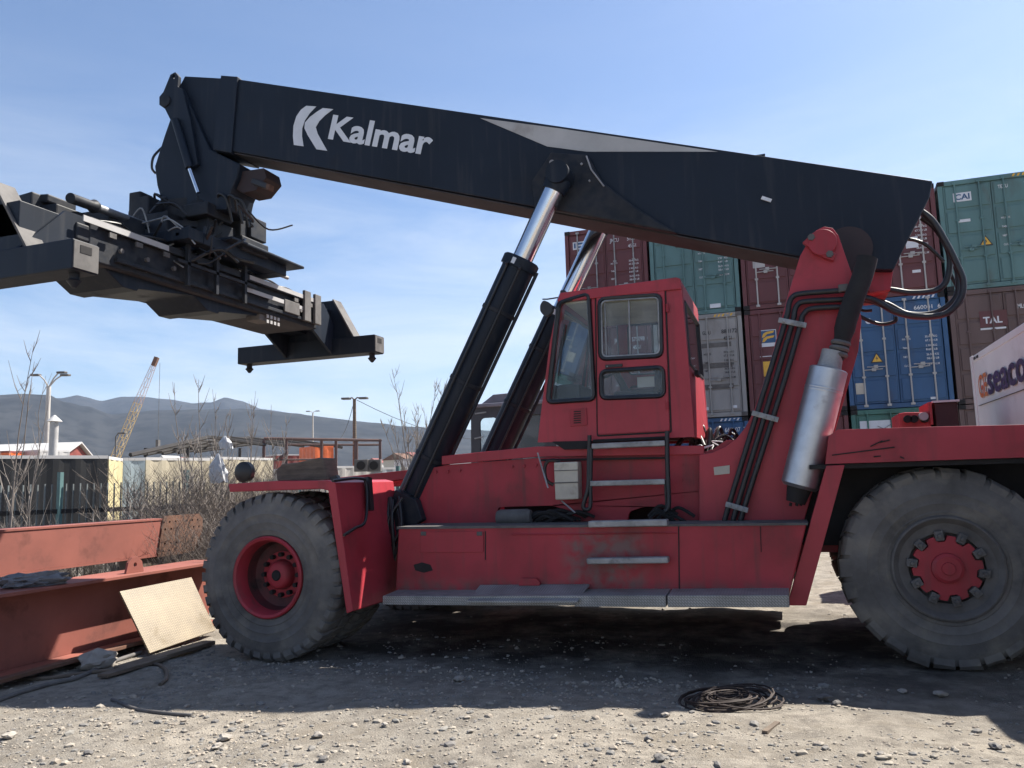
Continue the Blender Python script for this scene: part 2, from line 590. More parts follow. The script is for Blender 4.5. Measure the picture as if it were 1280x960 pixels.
def smooth_path(pts, n=6):
    pts = [Vector(p) for p in pts]
    res = []
    for i in range(len(pts) - 1):
        p0, p1, p2, p3 = pts[max(i - 1, 0)], pts[i], pts[i + 1], pts[min(i + 2, len(pts) - 1)]
        for k in range(n):
            t = k / n
            res.append(0.5 * ((2 * p1) + (p2 - p0) * t + (2 * p0 - 5 * p1 + 4 * p2 - p3) * t * t + (3 * p1 - p0 - 3 * p2 + p3) * t ** 3))
    res.append(pts[-1])
    return res

_tc = {}
def text_geo(s, bold=0.0):
    key = (s, bold)
    if key not in _tc:
        cu = bpy.data.curves.new('lettering', 'FONT')
        cu.body = s
        cu.size = 1.0
        cu.offset = bold
        cu.resolution_u = 3
        o = bpy.data.objects.new('lettering', cu)
        col.objects.link(o)
        dg = bpy.context.evaluated_depsgraph_get()
        dg.update()
        me = bpy.data.meshes.new_from_object(o.evaluated_get(dg))
        vs = [tuple(v.co) for v in me.vertices]
        fs = [tuple(p.vertices) for p in me.polygons]
        bpy.data.objects.remove(o)
        bpy.data.curves.remove(cu)
        bpy.data.meshes.remove(me)
        xs = [v[0] for v in vs]
        ys = [v[1] for v in vs]
        x0, x1, y1 = min(xs), max(xs), 0.69
        _tc[key] = ([((v[0] - x0) / (x1 - x0), v[1] / y1) for v in vs], fs)
    return _tc[key]

def put_text(mb, s, o, ux, uy, m=0, bold=0.0):
    # lettering lying on a surface: o baseline start, ux full width vector, uy cap-height vector
    vs, fs = text_geo(s, bold)
    o, ux, uy = Vector(o), Vector(ux), Vector(uy)
    mb.add([o + ux * a + uy * b for a, b in vs], fs, m)

rnd = random.Random(7)
# ------------------------------------------------------------------ the ground
def sst(a, b, x):
    t = max(0.0, min(1.0, (x - a) / (b - a)))
    return t * t * (3 - 2 * t)

def ground_z(x, y):
    z = 0.0
    z += 0.14 * sst(7.0, 4.6, y) * sst(-5.5, 0.5, x)             # the bank the viewer stands on
    z += 0.33 * sst(12.0, 20.0, y) * sst(-9.5, -7.0, x)           # yard rising towards the stacks
    d = math.hypot(x, y)
    if d < 40:
        k = 1.0 - sst(25, 40, d)
        z += k * 0.035 * noise.noise(Vector((x * 0.9, y * 0.9, 3.1)))
        z += k * 0.020 * noise.noise(Vector((x * 2.6, y * 3.4, 7.7)))
        # keep the tyre stands level
        z += k * 0.007 * noise.noise(Vector((x * 9, y * 9, 1.7)))
    return z

def axis(lo, hi, step, far, grow=1.22):
    a = []
    x = lo
    while x <= hi + 1e-6:
        a.append(x)
        x += step
    s = step
    x = hi
    while x < far:
        s *= grow
        x += s
        a.append(x)
    s = step
    x = lo
    pre = []
    while x > -far:
        s *= grow
        x -= s
        pre.append(x)
    return pre[::-1] + a

xs = axis(-12, 6, 0.085, 5200)
ys = axis(2.0, 13, 0.085, 5200)
gm = MB()
gm.v = [Vector((x, y, ground_z(x, y))) for y in ys for x in xs]
nx = len(xs)
gm.f = [(j * nx + i, j * nx + i + 1, (j + 1) * nx + i + 1, (j + 1) * nx + i) for j in range(len(ys) - 1) for i in range(nx - 1)]
gm.mi = [0] * len(gm.f)

def ground_mat():
    m = bpy.data.materials.new('trodden_gravel_yard')
    m.use_nodes = True
    nd = m.node_tree.nodes
    b = nd['Principled BSDF']
    b.inputs['Roughness'].default_value = 0.95
    b.inputs['Specular IOR Level'].default_value = 0.2
    tcn = nd.new('ShaderNodeTexCoord')
    def nz(scale, det, rough=0.6):
        n = nd.new('ShaderNodeTexNoise')
        n.inputs['Scale'].default_value = scale
        n.inputs['Detail'].default_value = det
        n.inputs['Roughness'].default_value = rough
        lk(m, tcn.outputs['Object'], n.inputs['Vector'])
        return n.outputs['Fac']
    def rng(s, a, c):
        r = nd.new('ShaderNodeMapRange')
        r.inputs[1].default_value = a
        r.inputs[2].default_value = c
        lk(m, s, r.inputs[0])
        return r.outputs[0]
    def mixc(f, a, c):
        x = nd.new('ShaderNodeMixRGB')
        lk(m, f, x.inputs[0])
        for i, q in ((1, a), (2, c)):
            if isinstance(q, tuple): x.inputs[i].default_value = (*q, 1)
            else: lk(m, q, x.inputs[i])
        return x.outputs[0]
    c = mixc(rng(nz(0.45, 6), 0.36, 0.66), (0.37, 0.33, 0.275), (0.27, 0.248, 0.215))
    c = mixc(rng(nz(7, 8), 0.42, 0.66), c, (0.19, 0.17, 0.145))
    c = mixc(rng(nz(1.9, 9, .7), 0.5, 0.64), c, (0.235, 0.205, 0.165))
    c = mixc(rng(nz(0.8, 5), 0.62, 0.75), c, (0.12, 0.105, 0.09))       # oil and damp stains
    v = nd.new('ShaderNodeTexVoronoi')
    v.inputs['Scale'].default_value = 26
    lk(m, tcn.outputs['Object'], v.inputs['Vector'])
    gr = nd.new('ShaderNodeMath')
    gr.operation = 'LESS_THAN'
    gr.inputs[1].default_value = 0.20
    lk(m, v.outputs['Distance'], gr.inputs[0])
    gm2 = nd.new('ShaderNodeMath')
    gm2.operation = 'MULTIPLY'
    lk(m, gr.outputs[0], gm2.inputs[0])
    lk(m, rng(nz(1.1, 4), 0.42, 0.6), gm2.inputs[1])
    c = mixc(gm2.outputs[0], c, (0.36, 0.33, 0.28))
    # darker soil with a soft, noisy edge where the machine stands
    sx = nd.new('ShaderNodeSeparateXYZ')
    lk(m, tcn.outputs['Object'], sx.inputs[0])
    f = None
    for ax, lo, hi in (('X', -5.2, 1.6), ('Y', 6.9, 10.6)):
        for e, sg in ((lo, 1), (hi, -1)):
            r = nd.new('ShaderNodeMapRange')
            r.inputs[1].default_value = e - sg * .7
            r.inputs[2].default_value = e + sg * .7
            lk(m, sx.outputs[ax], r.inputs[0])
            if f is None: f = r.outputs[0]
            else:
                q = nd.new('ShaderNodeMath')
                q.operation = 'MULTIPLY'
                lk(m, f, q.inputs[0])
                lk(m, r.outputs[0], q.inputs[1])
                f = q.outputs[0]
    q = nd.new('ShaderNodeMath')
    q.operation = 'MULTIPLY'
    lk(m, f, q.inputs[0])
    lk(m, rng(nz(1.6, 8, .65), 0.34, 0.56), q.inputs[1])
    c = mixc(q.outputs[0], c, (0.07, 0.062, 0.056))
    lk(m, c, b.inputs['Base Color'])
    ad = nd.new('ShaderNodeMath')
    ad.operation = 'ADD'
    lk(m, nz(16, 10, 0.72), ad.inputs[0])
    lk(m, nz(70, 6, 0.7), ad.inputs[1])
    bn = nd.new('ShaderNodeBump')
    bn.inputs['Strength'].default_value = 0.85
    bn.inputs['Distance'].default_value = 0.03
    lk(m, ad.outputs[0], bn.inputs['Height'])
    lk(m, bn.outputs[0], b.inputs['Normal'])
    return m
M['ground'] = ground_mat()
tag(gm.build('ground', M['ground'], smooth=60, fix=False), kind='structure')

# ------------------------------------------------------------------ hills
def hill_mat(name, a, b_):
    return mat(name, a, 0.95, c2=b_, var_scale=0.004, var_lo=0.35, var_hi=0.65, detail=10, dirt=tuple(v * .6 for v in b_), dirt_scale=0.022, dirt_lo=0.46, dirt_hi=0.6, dirt_amt=0.75, spec=0.1)
M['hill'] = hill_mat('bare_wooded_slope', (0.036, 0.036, 0.036), (0.018, 0.019, 0.020))
def ridge(name, prof, dist, depth, m, seed):
    mb = MB()
    pts = []
    # resample the skyline
    px = prof[0][0]
    while px <= prof[-1][0]:
        for i in range(len(prof) - 1):
            if prof[i][0] <= px <= prof[i + 1][0]:
                t = (px - prof[i][0]) / (prof[i + 1][0] - prof[i][0])
                t = t * t * (3 - 2 * t) * 0.5 + t * 0.5
                pts.append((px, prof[i][1] * (1 - t) + prof[i + 1][1] * t))
                break
        px += 4
    rows = 20
    n = len(pts)
    for j in range(rows + 1):
        s = j / rows                        # 0 foot in front .. 0.6 ridge .. 1 foot behind
        for px, py in pts:
            p = atd(px, py, dist)
            d = Vector((p.x, p.y, 0)).normalized()
            if s <= 0.6:
                h = (s / 0.6) ** 0.85
                rr = dist - depth * (1 - s / 0.6)
            else:
                h = 1 - (s - 0.6) / 0.4
                rr = dist + depth * (s - 0.6) / 0.4
            q = d * rr
            k = min(1, abs(s - 0.6) * 3)
            z = p.z * h + k * h * p.z * 0.30 * noise.noise(Vector((q.x / 300 + seed, q.y / 420, seed))) + 2.2 * h * noise.noise(Vector((q.x / 35, q.y / 35, seed)))
            mb.v.append(Vector((q.x, q.y, z - 4 * (1 - h))))
    mb.f = [(j * n + i, j * n + i + 1, (j + 1) * n + i + 1, (j + 1) * n + i) for j in range(rows) for i in range(n - 1)]
    mb.mi = [0] * len(mb.f)
    return tag(mb.build(name, m, smooth=80, fix=False), kind='structure')
ridge('hills', [(-420, 505), (-200, 480), (-60, 500), (74, 498), (96, 494), (127, 501), (153, 496), (175, 496), (210, 499), (240, 504), (262, 503), (281, 497), (302, 501), (326, 511), (380, 519), (500, 533), (760, 546)], 4300, 900, M['hill'], 3.3)
ridge('hills', [(-420, 470), (-220, 500), (-80, 490), (0, 494), (35, 492), (62, 494), (80, 503), (110, 508), (140, 518), (190, 513), (240, 512), (302, 511), (365, 516), (415, 523), (465, 528), (505, 533), (584, 537), (690, 545), (900, 556), (1500, 560)], 2500, 800, M['hill'], 8.1)

# ------------------------------------------------------------------ the hazy spring air
hz = MB()
ext = max(max(abs(v) for v in xs), max(abs(v) for v in ys)) + 200
hz.box((-ext, -ext, -6), (ext, ext, 640))
m = bpy.data.materials.new('hazy_air')
m.use_nodes = True
nd = m.node_tree.nodes
nd.clear()
o_ = nd.new('ShaderNodeOutputMaterial')
pv = nd.new('ShaderNodeVolumePrincipled')
pv.inputs['Color'].default_value = (0.58, 0.74, 1.0, 1)
pv.inputs['Density'].default_value = 0.00007
pv.inputs['Anisotropy'].default_value = 0.2
lk(m, pv.outputs[0], o_.inputs['Volume'])
tag(hz.build('haze', m), kind='stuff')
# ------------------------------------------------------------------ the reach stacker
CY = 9.05                                   # centre line of the machine
rs_ = empty('reach_stacker', (-2.0, CY, 0), 'huge red reach stacker with black telescopic boom and tall red cab', 'reach stacker')
RED, REDW = M['red'], M['red_dirty']

def px_w(px, py, y, n):          # metres covered by n pixels near that point
    return (at(px + n, py, y) - at(px, py, y)).length

# ---- chassis: box of plates, near plate with the openings seen above the tank ledge
YF = 8.25
ch = MB()
side_px = [(405, 640), (505, 634), (524, 600), (534, 586), (560, 581), (690, 571), (800, 569), (872, 567), (892, 561), (908, 550), (1042, 545), (1018, 600), (1000, 668), (500, 668), (480, 700), (410, 690)]
h1 = rquad([(622, 634), (690, 632), (716, 640), (712, 656), (624, 657)], 5)
h2 = rquad([(786, 640), (806, 633), (838, 634), (842, 655), (784, 656)], 5)
ch.sheet([at(px, py, YF) for px, py in side_px], [[at(px, py, YF) for px, py in h] for h in (h1, h2)], (0, 0.06, 0))
a, b = at(410, 690, YF), at(1046, 545, YF)
ch.sheet([at(px, py, YF) + Vector((0, 1.54, 0)) for px, py in side_px], [], (0, 0.06, 0))
ch.box((-4.6, YF + .06, .95), (2.1, 9.79, 1.25))
ch.box((-3.0, YF + .5, 1.25), (2.4, 9.4, 1.8))
chassis = ch.build('chassis', REDW, rs_, bevel=0.008)
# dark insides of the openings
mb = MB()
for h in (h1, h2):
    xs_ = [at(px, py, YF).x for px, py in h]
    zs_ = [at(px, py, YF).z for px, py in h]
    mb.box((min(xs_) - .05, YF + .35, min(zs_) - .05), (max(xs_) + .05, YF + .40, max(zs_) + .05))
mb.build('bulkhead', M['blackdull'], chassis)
# top flange strip along the frame
mb = MB()
mb.prism([(552, 570), (672, 558), (880, 557), (880, 568), (672, 571), (552, 581)], YF - .03, YF + .01)
mb.prism([(405, 599), (560, 582), (562, 592), (405, 611)], 9.55, 9.75)
mb.build('frame_rail', RED, rs_, bevel=0.006, loose=True)
# canister lying on the ledge
mb = MB()
p, q = at(622, 647, 8.12), at(664, 646, 8.12)
mb.tube([p, p + (q - p) * .1, p + (q - p) * .9, q], [.07, .085, .085, .07], 16)
mb.build('canister', M['greydust'], rs_, smooth=40)
# soot stain plates: hose bundle over the ledge
mb = MB()
for k in range(14):
    a = at(668 + rnd.uniform(-8, 40), 652 + rnd.uniform(-8, 3), 8.15)
    b = a + Vector((rnd.uniform(.1, .35), rnd.uniform(-.05, .08), rnd.uniform(-.03, .05)))
    mb.tube(smooth_path([a, (a + b) / 2 + Vector((0, -.03, .05)), b], 4), .018, 6)
for k in range(6):
    a = at(820 + rnd.uniform(-10, 22), 648 + rnd.uniform(-10, 5), 8.12)
    mb.tube(smooth_path([a, a + Vector((.1, -.02, .06)), a + Vector((.25, 0, -.03))], 4), .018, 6)
mb.build('hose', M['blackdull'], rs_, smooth=60, loose=True)

# ---- tank box below, with ledge, hatch and seams
YB = 7.62
mb = MB()
mb.prism([(498, 661), (1008, 656), (986, 748), (494, 744)], YB, YF + .02)
tank = mb.build('tank_box', M['red_tank'], rs_, bevel=0.012)
mb = MB()
mb.prism([(496, 658.5), (1010, 653.5), (1010, 656.5), (496, 661.5)], YB - .015, YF)
mb.build('ledge', M['greydust'], tank)
mb = MB()
mb.prism([(525, 665), (604, 664), (604, 690), (525, 691)], YB - .012, YB)
mb.build('hatch', REDW, tank, bevel=0.004)
mb = MB()
for q in ([(606, 664), (607.2, 664), (607.2, 700), (606, 700)], [(847.5, 658), (849, 658), (850, 744), (848.5, 744)], [(950, 658), (951, 658), (952, 690), (951, 690)]):
    mb.prism(q, YB - .004, YB + .01)
mb.build('seam', M['blackdull'], tank, loose=True)
mb = MB()   # scuffed patch by the step
for k in range(7):
    pass
mb.prism([(517, 706), (527, 703), (538, 706), (541, 713), (530, 716), (519, 713)], YB - .003, YB + .005)
mb.build('stain', M['blackdull'], tank)
mb = MB()
mb.prism([(648, 729), (652, 723), (670, 723), (675, 729), (674, 732), (649, 732)], YB - .05, YB)
mb.build('tow_eye', REDW, tank)

# ---- the same tank on the far side
mb = MB()
mb.box((-3.95, 9.86, .62), (.08, 10.48, 1.26))
mb.build('tank_box', REDW, rs_, bevel=0.012)
mb = MB()
mb.box((-4.1, 10.44, .44), (.0, 11.15, .60))
mb.build('running_board', M['alu'], rs_)
mb = MB()
for px in (545, 560, 575, 640, 655, 670):
    c = at(px, 590 - (px - 545) * .07, YF)
    mb.cyl(c + Vector((0, .01, 0)), c - Vector((0, .02, 0)), .018, 6)
for px, py in ((852, 580), (852, 600), (852, 620), (880, 606), (880, 630)):
    c = at(px, py, YF)
    mb.cyl(c + Vector((0, .01, 0)), c - Vector((0, .016, 0)), .014, 6)
mb.build('bolt', M['red_dirty'], chassis, loose=True)
mb = MB()
for px in (530, 600):
    mb.box(at(px, 667, YB) + Vector((-.03, -.02, -.02)), at(px, 667, YB) + Vector((.03, 0, .02)))
mb.build('hatch_hinge', M['greydust'], tank, loose=True, bevel=.004)
mb = MB()
mb.tube(smooth_path([at(640, 668, YB - .012), at(760, 667, YB - .012), at(846, 666, YB - .012)], 4), .006, 5)
mb.tube([at(498, 741, YB - .006), at(986, 745, YB - .006)], .007, 5)
mb.build('weld_seam', M['red_dirty'], tank, loose=True)
# ---- running board in three lengths
def board(pa, pb, drop, y0, y1, lift=0.0):
    mb = MB()
    a, b = at(*pa, y0), at(*pb, y0)
    a.z += lift; b.z += lift
    vs = [a, b, b + Vector((0, y1 - y0, .02)), a + Vector((0, y1 - y0, .02))]
    mb.sheet(vs, [], (0, 0, -drop))
    return mb.build('running_board', M['treadplate'], rs_, bevel=0.006, uvbox=True)
board((478, 745), (590, 745.5), .085, 7.30, 7.66)
board((588, 745), (720, 744.5), .09, 7.30, 7.66)
mb = MB()
mb.sheet([at(584, 751, 7.24), at(722, 751, 7.24), at(737, 730, 7.61), at(600, 731, 7.61)], [], (0, 0, -.02))
mb.build('loose_tread', M['treadplate'], rs_, bevel=0.004, uvbox=True)
mb = MB()
mb.box((.62, 10.32, .35), (1.3, 10.7, 1.1))  # unseen box added to shade the ground beside the far rear wheel
mb.build('far_shade_box', REDW, rs_, bevel=.02)
board((718, 744.5), (832, 744.5), .10, 7.30, 7.66)
board((834, 744.5), (986, 744), .10, 7.30, 7.66)

# ---- ladder: treads, side rails, grab handles
def tread(pa, pb, y, th, mt='alu'):
    mb = MB()
    a, b = at(*pa, y), at(*pb, y)
    mb.bar(a, b, .12, th)
    return mb.build('step', M[mt], rs_, bevel=0.01)
tread((741, 558), (832, 554), 8.08, .055)
tread((739, 604.5), (832, 602), 8.08, .055)
tread((737, 655), (835, 653), 7.58, .06)
tread((735, 701), (836, 699.5), 7.54, .055)
mb = MB()
mb.tube(smooth_path([at(737, 544, 8.06), at(736, 575, 8.06), at(735, 610, 8.04), at(729, 632, 8.04), at(733, 637, 8.04), at(738, 632, 8.04), at(738, 605, 8.05), at(739, 560, 8.06)], 5), .022, 8)
mb.build('ladder_rail', M['black'], rs_, smooth=60)
mb = MB()
mb.tube(smooth_path([at(834, 539, 8.06), at(834, 565, 8.05), at(835, 600, 8.04), at(836, 632, 8.02), at(831, 639, 8.02)], 5), .024, 8)
mb.tube([at(831, 600, 8.05), at(833, 634, 8.05)], .012, 6)
mb.build('ladder_rail', M['black'], rs_, smooth=60)
mb = MB()
mb.prism([(741, 549.5), (835, 545), (835, 548), (741, 553)], 8.16, 8.24)
mb.prism([(690, 552), (735, 551), (735, 561), (705, 562)], 8.16, 8.24)
mb.prism([(676, 574), (835, 571), (835, 573.5), (676, 576.5)], 8.20, 8.26)
mb.build('sill_gap', M['blackdull'], rs_, loose=True)
# cable box by the ladder, its cable and whips
mb = MB()
mb.prism([(692, 578), (722, 577), (723, 624), (694, 625)], 8.05, 8.22)
jb = mb.build('junction_box', M['beige'], rs_, bevel=0.012)
mb = MB()
mb.prism([(692.5, 603), (722.5, 602), (722.5, 603.5), (692.5, 604.5)], 8.045, 8.06)
mb.prism([(692.5, 588), (722.5, 587), (722.5, 588), (692.5, 589)], 8.045, 8.06)
mb.build('lid_seam', M['greydust'], jb, loose=True)
mb = MB()
mb.tube(smooth_path([at(700, 576, 8.12), at(686, 576, 8.1), at(681, 585, 8.1), at(683, 600, 8.1), at(692, 606, 8.12)], 5), .018, 6)
mb.build('cable', M['black'], rs_, smooth=60)
for a, b in (((672, 566), (685, 610)), ((702, 626), (719, 641))):
    mb = MB()
    mb.tube([at(*a, 8.1), at(*b, 8.02)], .009, 6)
    mb.build('whip', M['alu'], rs_)
mb = MB()
mb.prism([(892, 584), (912, 581.5), (912, 592), (893, 594)], 8.148, 8.16)
mb.build('data_plate', M['beige'], rs_)

# ---- tower plates carrying the boom
tower_px = [(1012, 299), (1020, 288), (1030, 283), (1041, 285), (1048, 294), (1071, 360), (1077, 400), (1073, 438), (1042, 545), (1020, 600), (1004, 655), (874, 656), (874, 568.5), (890, 566), (906, 559), (920, 549), (932, 534), (943, 512), (962, 455), (984, 372), (1000, 320)]
for y0, y1 in ((8.16, 8.24), (9.80, 9.88)):
    mb = MB()
    o = [at(px, py, 8.16) for px, py in tower_px]
    for p in o: p.y = y0
    mb.sheet(o, [], (0, y1 - y0, 0))
    mb.build('boom_tower', RED, rs_, bevel=0.006)
mb = MB()     # cross plate between the tower plates
a, b = at(1073, 430, 8.25), at(1042, 545, 8.25)
mb.sheet([Vector((a.x - .03, 8.24, a.z)), Vector((b.x - .03, 8.24, b.z)), Vector((b.x - .03, 9.8, b.z)), Vector((a.x - .03, 9.8, a.z))], [], (-.04, 0, 0))
mb.build('cross_plate', RED, rs_)
# pivot boss and retaining plate
mb = MB()
c = at(1028, 305, 8.16)
mb.cyl(c + Vector((0, .08, 0)), c + Vector((0, -.07, 0)), .13, 28)
mb.prism([(1003, 303), (1016, 291), (1026, 296), (1045, 318), (1042, 326), (1030, 322)], 8.10, 8.16)
pb = mb.build('pivot_pin', M['red_dirty'], rs_, smooth=30, bevel=0.006)
mb = MB()
for q in ((1014, 297), (1037, 318)):
    c = at(*q, 8.1)
    mb.cyl(c, c - Vector((0, .025, 0)), .035, 6)
mb.build('bolt', M['greydust'], pb, loose=True)

# hard hydraulic lines down the tower
YP = 8.08
lines = [
    [(1064, 362), (1040, 364), (1002, 367), (991, 371), (986, 381), (982, 401), (953, 495), (911, 632), (906, 652)],
    [(1064, 374), (1040, 375), (1006, 377), (997, 381), (993, 390), (990, 405), (963.5, 495), (921, 634), (917, 652)],
    [(1064, 384), (1040, 384), (1014, 386), (1006, 391), (1002, 398), (1000, 408), (976, 491), (930, 636), (927, 652)]]
for l in lines:
    mb = MB()
    mb.tube(smooth_path([at(*p, YP) for p in l], 5), .027, 10)
    mb.build('hydraulic_line', M['black'], rs_, smooth=60)
for a, b in (((973, 400), (1008, 407)), ((940, 516), (973, 525)), ((907, 630), (935, 638))):
    mb = MB()
    mb.bar(at(*a, 8.045), at(*b, 8.045), .03, .05)
    for t in (.2, .5, .8):
        p = at(*a, 8.03).lerp(at(*b, 8.03), t)
        mb.cyl(p, p - Vector((0, .02, 0)), .016, 6)
    mb.build('line_clamp', M['alu'], rs_, bevel=0.004)
mb = MB()
mb.bar(at(1048, 361, 8.05), at(1060, 359.5, 8.05), .06, .07)
mb.build('line_coupling', M['greydust'], rs_, bevel=0.005)

# ---- exhaust
YE = 7.92
a, b = at(1036, 461, YE), at(999, 610, YE)
d = (b - a).normalized()
mb = MB()
mb.tube([a, a + d * .01, b - d * .03, b], [.155, .168, .168, .14], 40)
for t in (.17, .19):
    p = a.lerp(b, t)
    mb.tube([p - d * .012, p, p + d * .012], [.168, .172, .168], 40, caps=False)
sil = mb.build('silencer', M['galv'], rs_, smooth=40)
mb = MB()
mb.tube([a - d * .17, a - d * .09, a], [.10, .10, .11], 24)
mb.build('collar', M['alu'], sil, smooth=40)
mb = MB()
mb.tube([b, b + d * .06, b + d * .14], [.11, .10, .085], 20)
for k in range(5):
    t = 2 * math.pi * k / 5
    mb.cyl(b + d * .14 + Vector((.05 * math.cos(t), .05 * math.sin(t), 0)), b + d * .17 + Vector((.05 * math.cos(t), .05 * math.sin(t), 0)), .014, 6)
mb.build('inlet', M['blackdull'], sil, smooth=40)
mb = MB()
pts = smooth_path([a - d * .12, at(1049, 440, YE), at(1058, 402, YE), at(1068, 372, YE), at(1078, 345, YE), at(1084, 322, YE)], 4)
mb.tube(pts, [.075] * (len(pts) // 3) + [.092] * (len(pts) - len(pts) // 3), 20)
mb.build('tail_pipe', M['blackdull'], rs_, smooth=50)
mb = MB()
for py in (429, 436, 443):
    c = at(1051 - (py - 429) * .25, py, YE)
    mb.tube([c - d * .02, c, c + d * .02], [.08, .092, .08], 20)
mb.build('bellows', M['greydust'], rs_, smooth=50, loose=True)

# ---- boom
YN, YR = 8.60, 9.15
bs = at(283, 97, YN), at(1166, 226, YN)
boom_dir = (bs[1] - bs[0]).normalized()
mb = MB()
outer = [(277, 96), (1166, 226), (1162, 247), (1137, 296), (1117, 337), (1083, 336.5), (905, 303), (672, 259), (340, 198), (268, 185)]
side = [at(px, py, YN) for px, py in outer]
mb.sheet(side, [], (0, YR - YN, 0))
boom = mb.build('boom', M['navy'], rs_, bevel=0.012)
mb = MB()     # unseen box added on the far side to widen the boom's shadow
p, q = at(330, 150, YN), at(1040, 262, YN)
mb.sheet([Vector((p.x, YR + .02, p.z - .36)), Vector((q.x, YR + .02, q.z - .36)), Vector((q.x, YR + .02, q.z + .25)), Vector((p.x, YR + .02, p.z + .25))], [], (0, .50, 0))
mb.build('boom_shade_filler', M['navy'], boom, bevel=.01)
# bottom plate of the box, a lighter grey than its sides
mb = MB()
p, q = at(268, 185, YN), at(1080, 336, YN)
mb.sheet([p + Vector((.0, .03, -.004)), q + Vector((0, .03, -.004)), q + Vector((0, YR - YN - .03, -.004)), p + Vector((0, YR - YN - .03, -.004))], [], (0, 0, -.014))
mb.build('bottom_plate', M['underside'], boom)
mb = MB()     # collar round the mouth of the outer section
col_px = [(276, 94), (297, 95.5), (289, 191), (266, 187)]
o = [at(px, py, YN - .03) for px, py in col_px]
mb.sheet(o, [], (0, YR - YN + .06, 0))
mb.build('mouth_collar', M['navy'], boom, bevel=0.01)
mb = MB()
for t, wd in ((.81, .05),):
    p = bs[0].lerp(bs[1], t)
    mb.box(p + Vector((-.06, .1, -.02)), p + Vector((.06, .35, .05)))
mb.build('lug', M['navy'], boom)
mb = MB()     # cast bracket for the near lift cylinder
o = [(668, 258), (664, 226), (688, 190), (734, 193), (752, 226), (792, 257), (846, 291), (745, 272)]
mb.sheet([at(px, py, YN - .09) for px, py in o], [], (0, .1, 0))
mb.build('cylinder_bracket', M['navy_dusty'], boom, bevel=0.02)
mb = MB()
for px, py, r in ((690, 203, .03), (688, 214, .02), (727, 205, .014), (737, 226, .012)):
    c = at(px, py, YN - .1)
    mb.cyl(c + Vector((0, .03, 0)), c - Vector((0, .01, 0)), r, 10)
mb.tube([at(733, 195, YN - .1), at(739, 212, YN - .1), at(755, 233, YN - .1)], .01, 6)
mb.build('weld_scar', M['wear'], boom)
# pale flash
mb = MB()
mb.prism([(600, 147.5), (700, 160.5), (897, 189.5), (733, 189.5), (684, 183)], YN - .004, YN + .004)
fl = mb.build('flash', M['lightgrey'], boom)
# rubbed nozzle and small fittings on the tail end
mb = MB()
mb.bar(at(952, 247, YN - .02), at(964, 251, YN - .02), .02, .035)
mb.build('grease_fitting', M['whitemark'], boom)
mb = MB()
c = at(1060, 312, YN - .05)
mb.cyl(c + Vector((0, .06, 0)), c - Vector((0, .03, 0)), .23, 32)
mb.build('pivot_boss', M['darkred'], boom, smooth=30)
mb = MB()
mb.prism([(1084, 336), (1117, 337), (1113, 363), (1086, 366)], 8.72, 9.4)
mb.build('tail_bracket', M['red_dirty'], boom, bevel=.01)

# maker's mark and name on the boom side
mb = MB()
def z3(zx, zy): return (340 + zx * 360 / 1280, 90 + zy * 270 / 960)
k1 = [(152, 150), (196, 153), (168, 182), (146, 215), (134, 250), (133, 285), (140, 330), (97, 324), (93, 285), (95, 240), (108, 197), (128, 168)]
k2 = [(226, 160), (272, 165), (236, 192), (210, 218), (194, 245), (203, 275), (245, 350), (197, 343), (158, 280), (144, 250), (146, 225), (168, 200), (200, 176)]
for k in (k1, k2):
    mb.prism([z3(*p) for p in k], YN - .004, YN + .003)
mb.build('emblem', M['decal'], boom)
mb = MB()
o = at(*z3(249, 293), YN - .004)
e = at(*z3(654, 362), YN - .004)
ux = at(*z3(702, 368), YN - .004) - o
uy = at(*z3(274, 194), YN - .004) - at(*z3(252, 293), YN - .004)
put_text(mb, 'Kalmar', o, ux, uy * 1.02, bold=0.028)
mb.build('lettering', M['decal'], boom, fix=False)

# ---- inner boom, head
mb = MB()
mb.sheet([at(px, py, YN + .09) for px, py in [(231, 95), (285, 98), (285, 190), (262, 192), (222, 185), (222, 112)]], [], (0, YR - YN - .18, 0))
inner = mb.build('inner_boom', M['navy'], rs_, bevel=0.012)
mb = MB()
hd = [(226, 108), (232, 120), (262, 186), (300, 205), (296, 222), (288, 240), (283, 262), (205, 264), (196, 232), (193, 208), (205, 170), (212, 150)]
mb.sheet([at(px, py, YN + .02) for px, py in hd], [], (0, YR - YN - .04, 0))
head = mb.build('boom_head', M['navy'], rs_, bevel=0.02)
for y0 in (YN - .04, YR - .02):
    mb = MB()
    lg = [(213, 93), (219, 90), (223, 95), (222, 108), (228, 112), (238, 150), (247, 205), (236, 212), (216, 156), (206, 136), (199, 131), (199, 121), (204, 115)]
    hole = [(216.8 + 2 * math.cos(t * math.pi / 4), 95.5 + 3 * math.sin(t * math.pi / 4)) for t in range(8)]
    pl = [at(px, py, YN - .04) for px, py in lg]
    hl = [at(px, py, YN - .04) for px, py in hole]
    for p in pl + hl: p.y = y0
    mb.sheet(pl, [hl], (0, .06, 0))
    mb.build('head_plate', M['navy'], head, bevel=0.008)
mb = MB()
c = at(206, 126, YN - .06)
mb.cyl(c, c + Vector((0, 1.02, 0)), .085, 20)
mb.build('head_pin', M['navy_dusty'], head, smooth=40)
mb = MB()
mb.tube([at(219, 150, YN - .08), at(237, 210, YN - .08)], .055, 16)
dc = mb.build('damping_cylinder', M['navy'], rs_, smooth=40)
mb = MB()
mb.tube([at(236, 208, YN - .08), at(248, 241, YN - .08)], .028, 14)
mb.build('piston_rod', M['chrome'], dc, smooth=40)
mb = MB()
mb.tube(smooth_path([at(203, 184, 8.9), at(192, 196, 8.8), at(190, 210, 8.8), at(195, 217, 8.85)], 5), .018, 6)
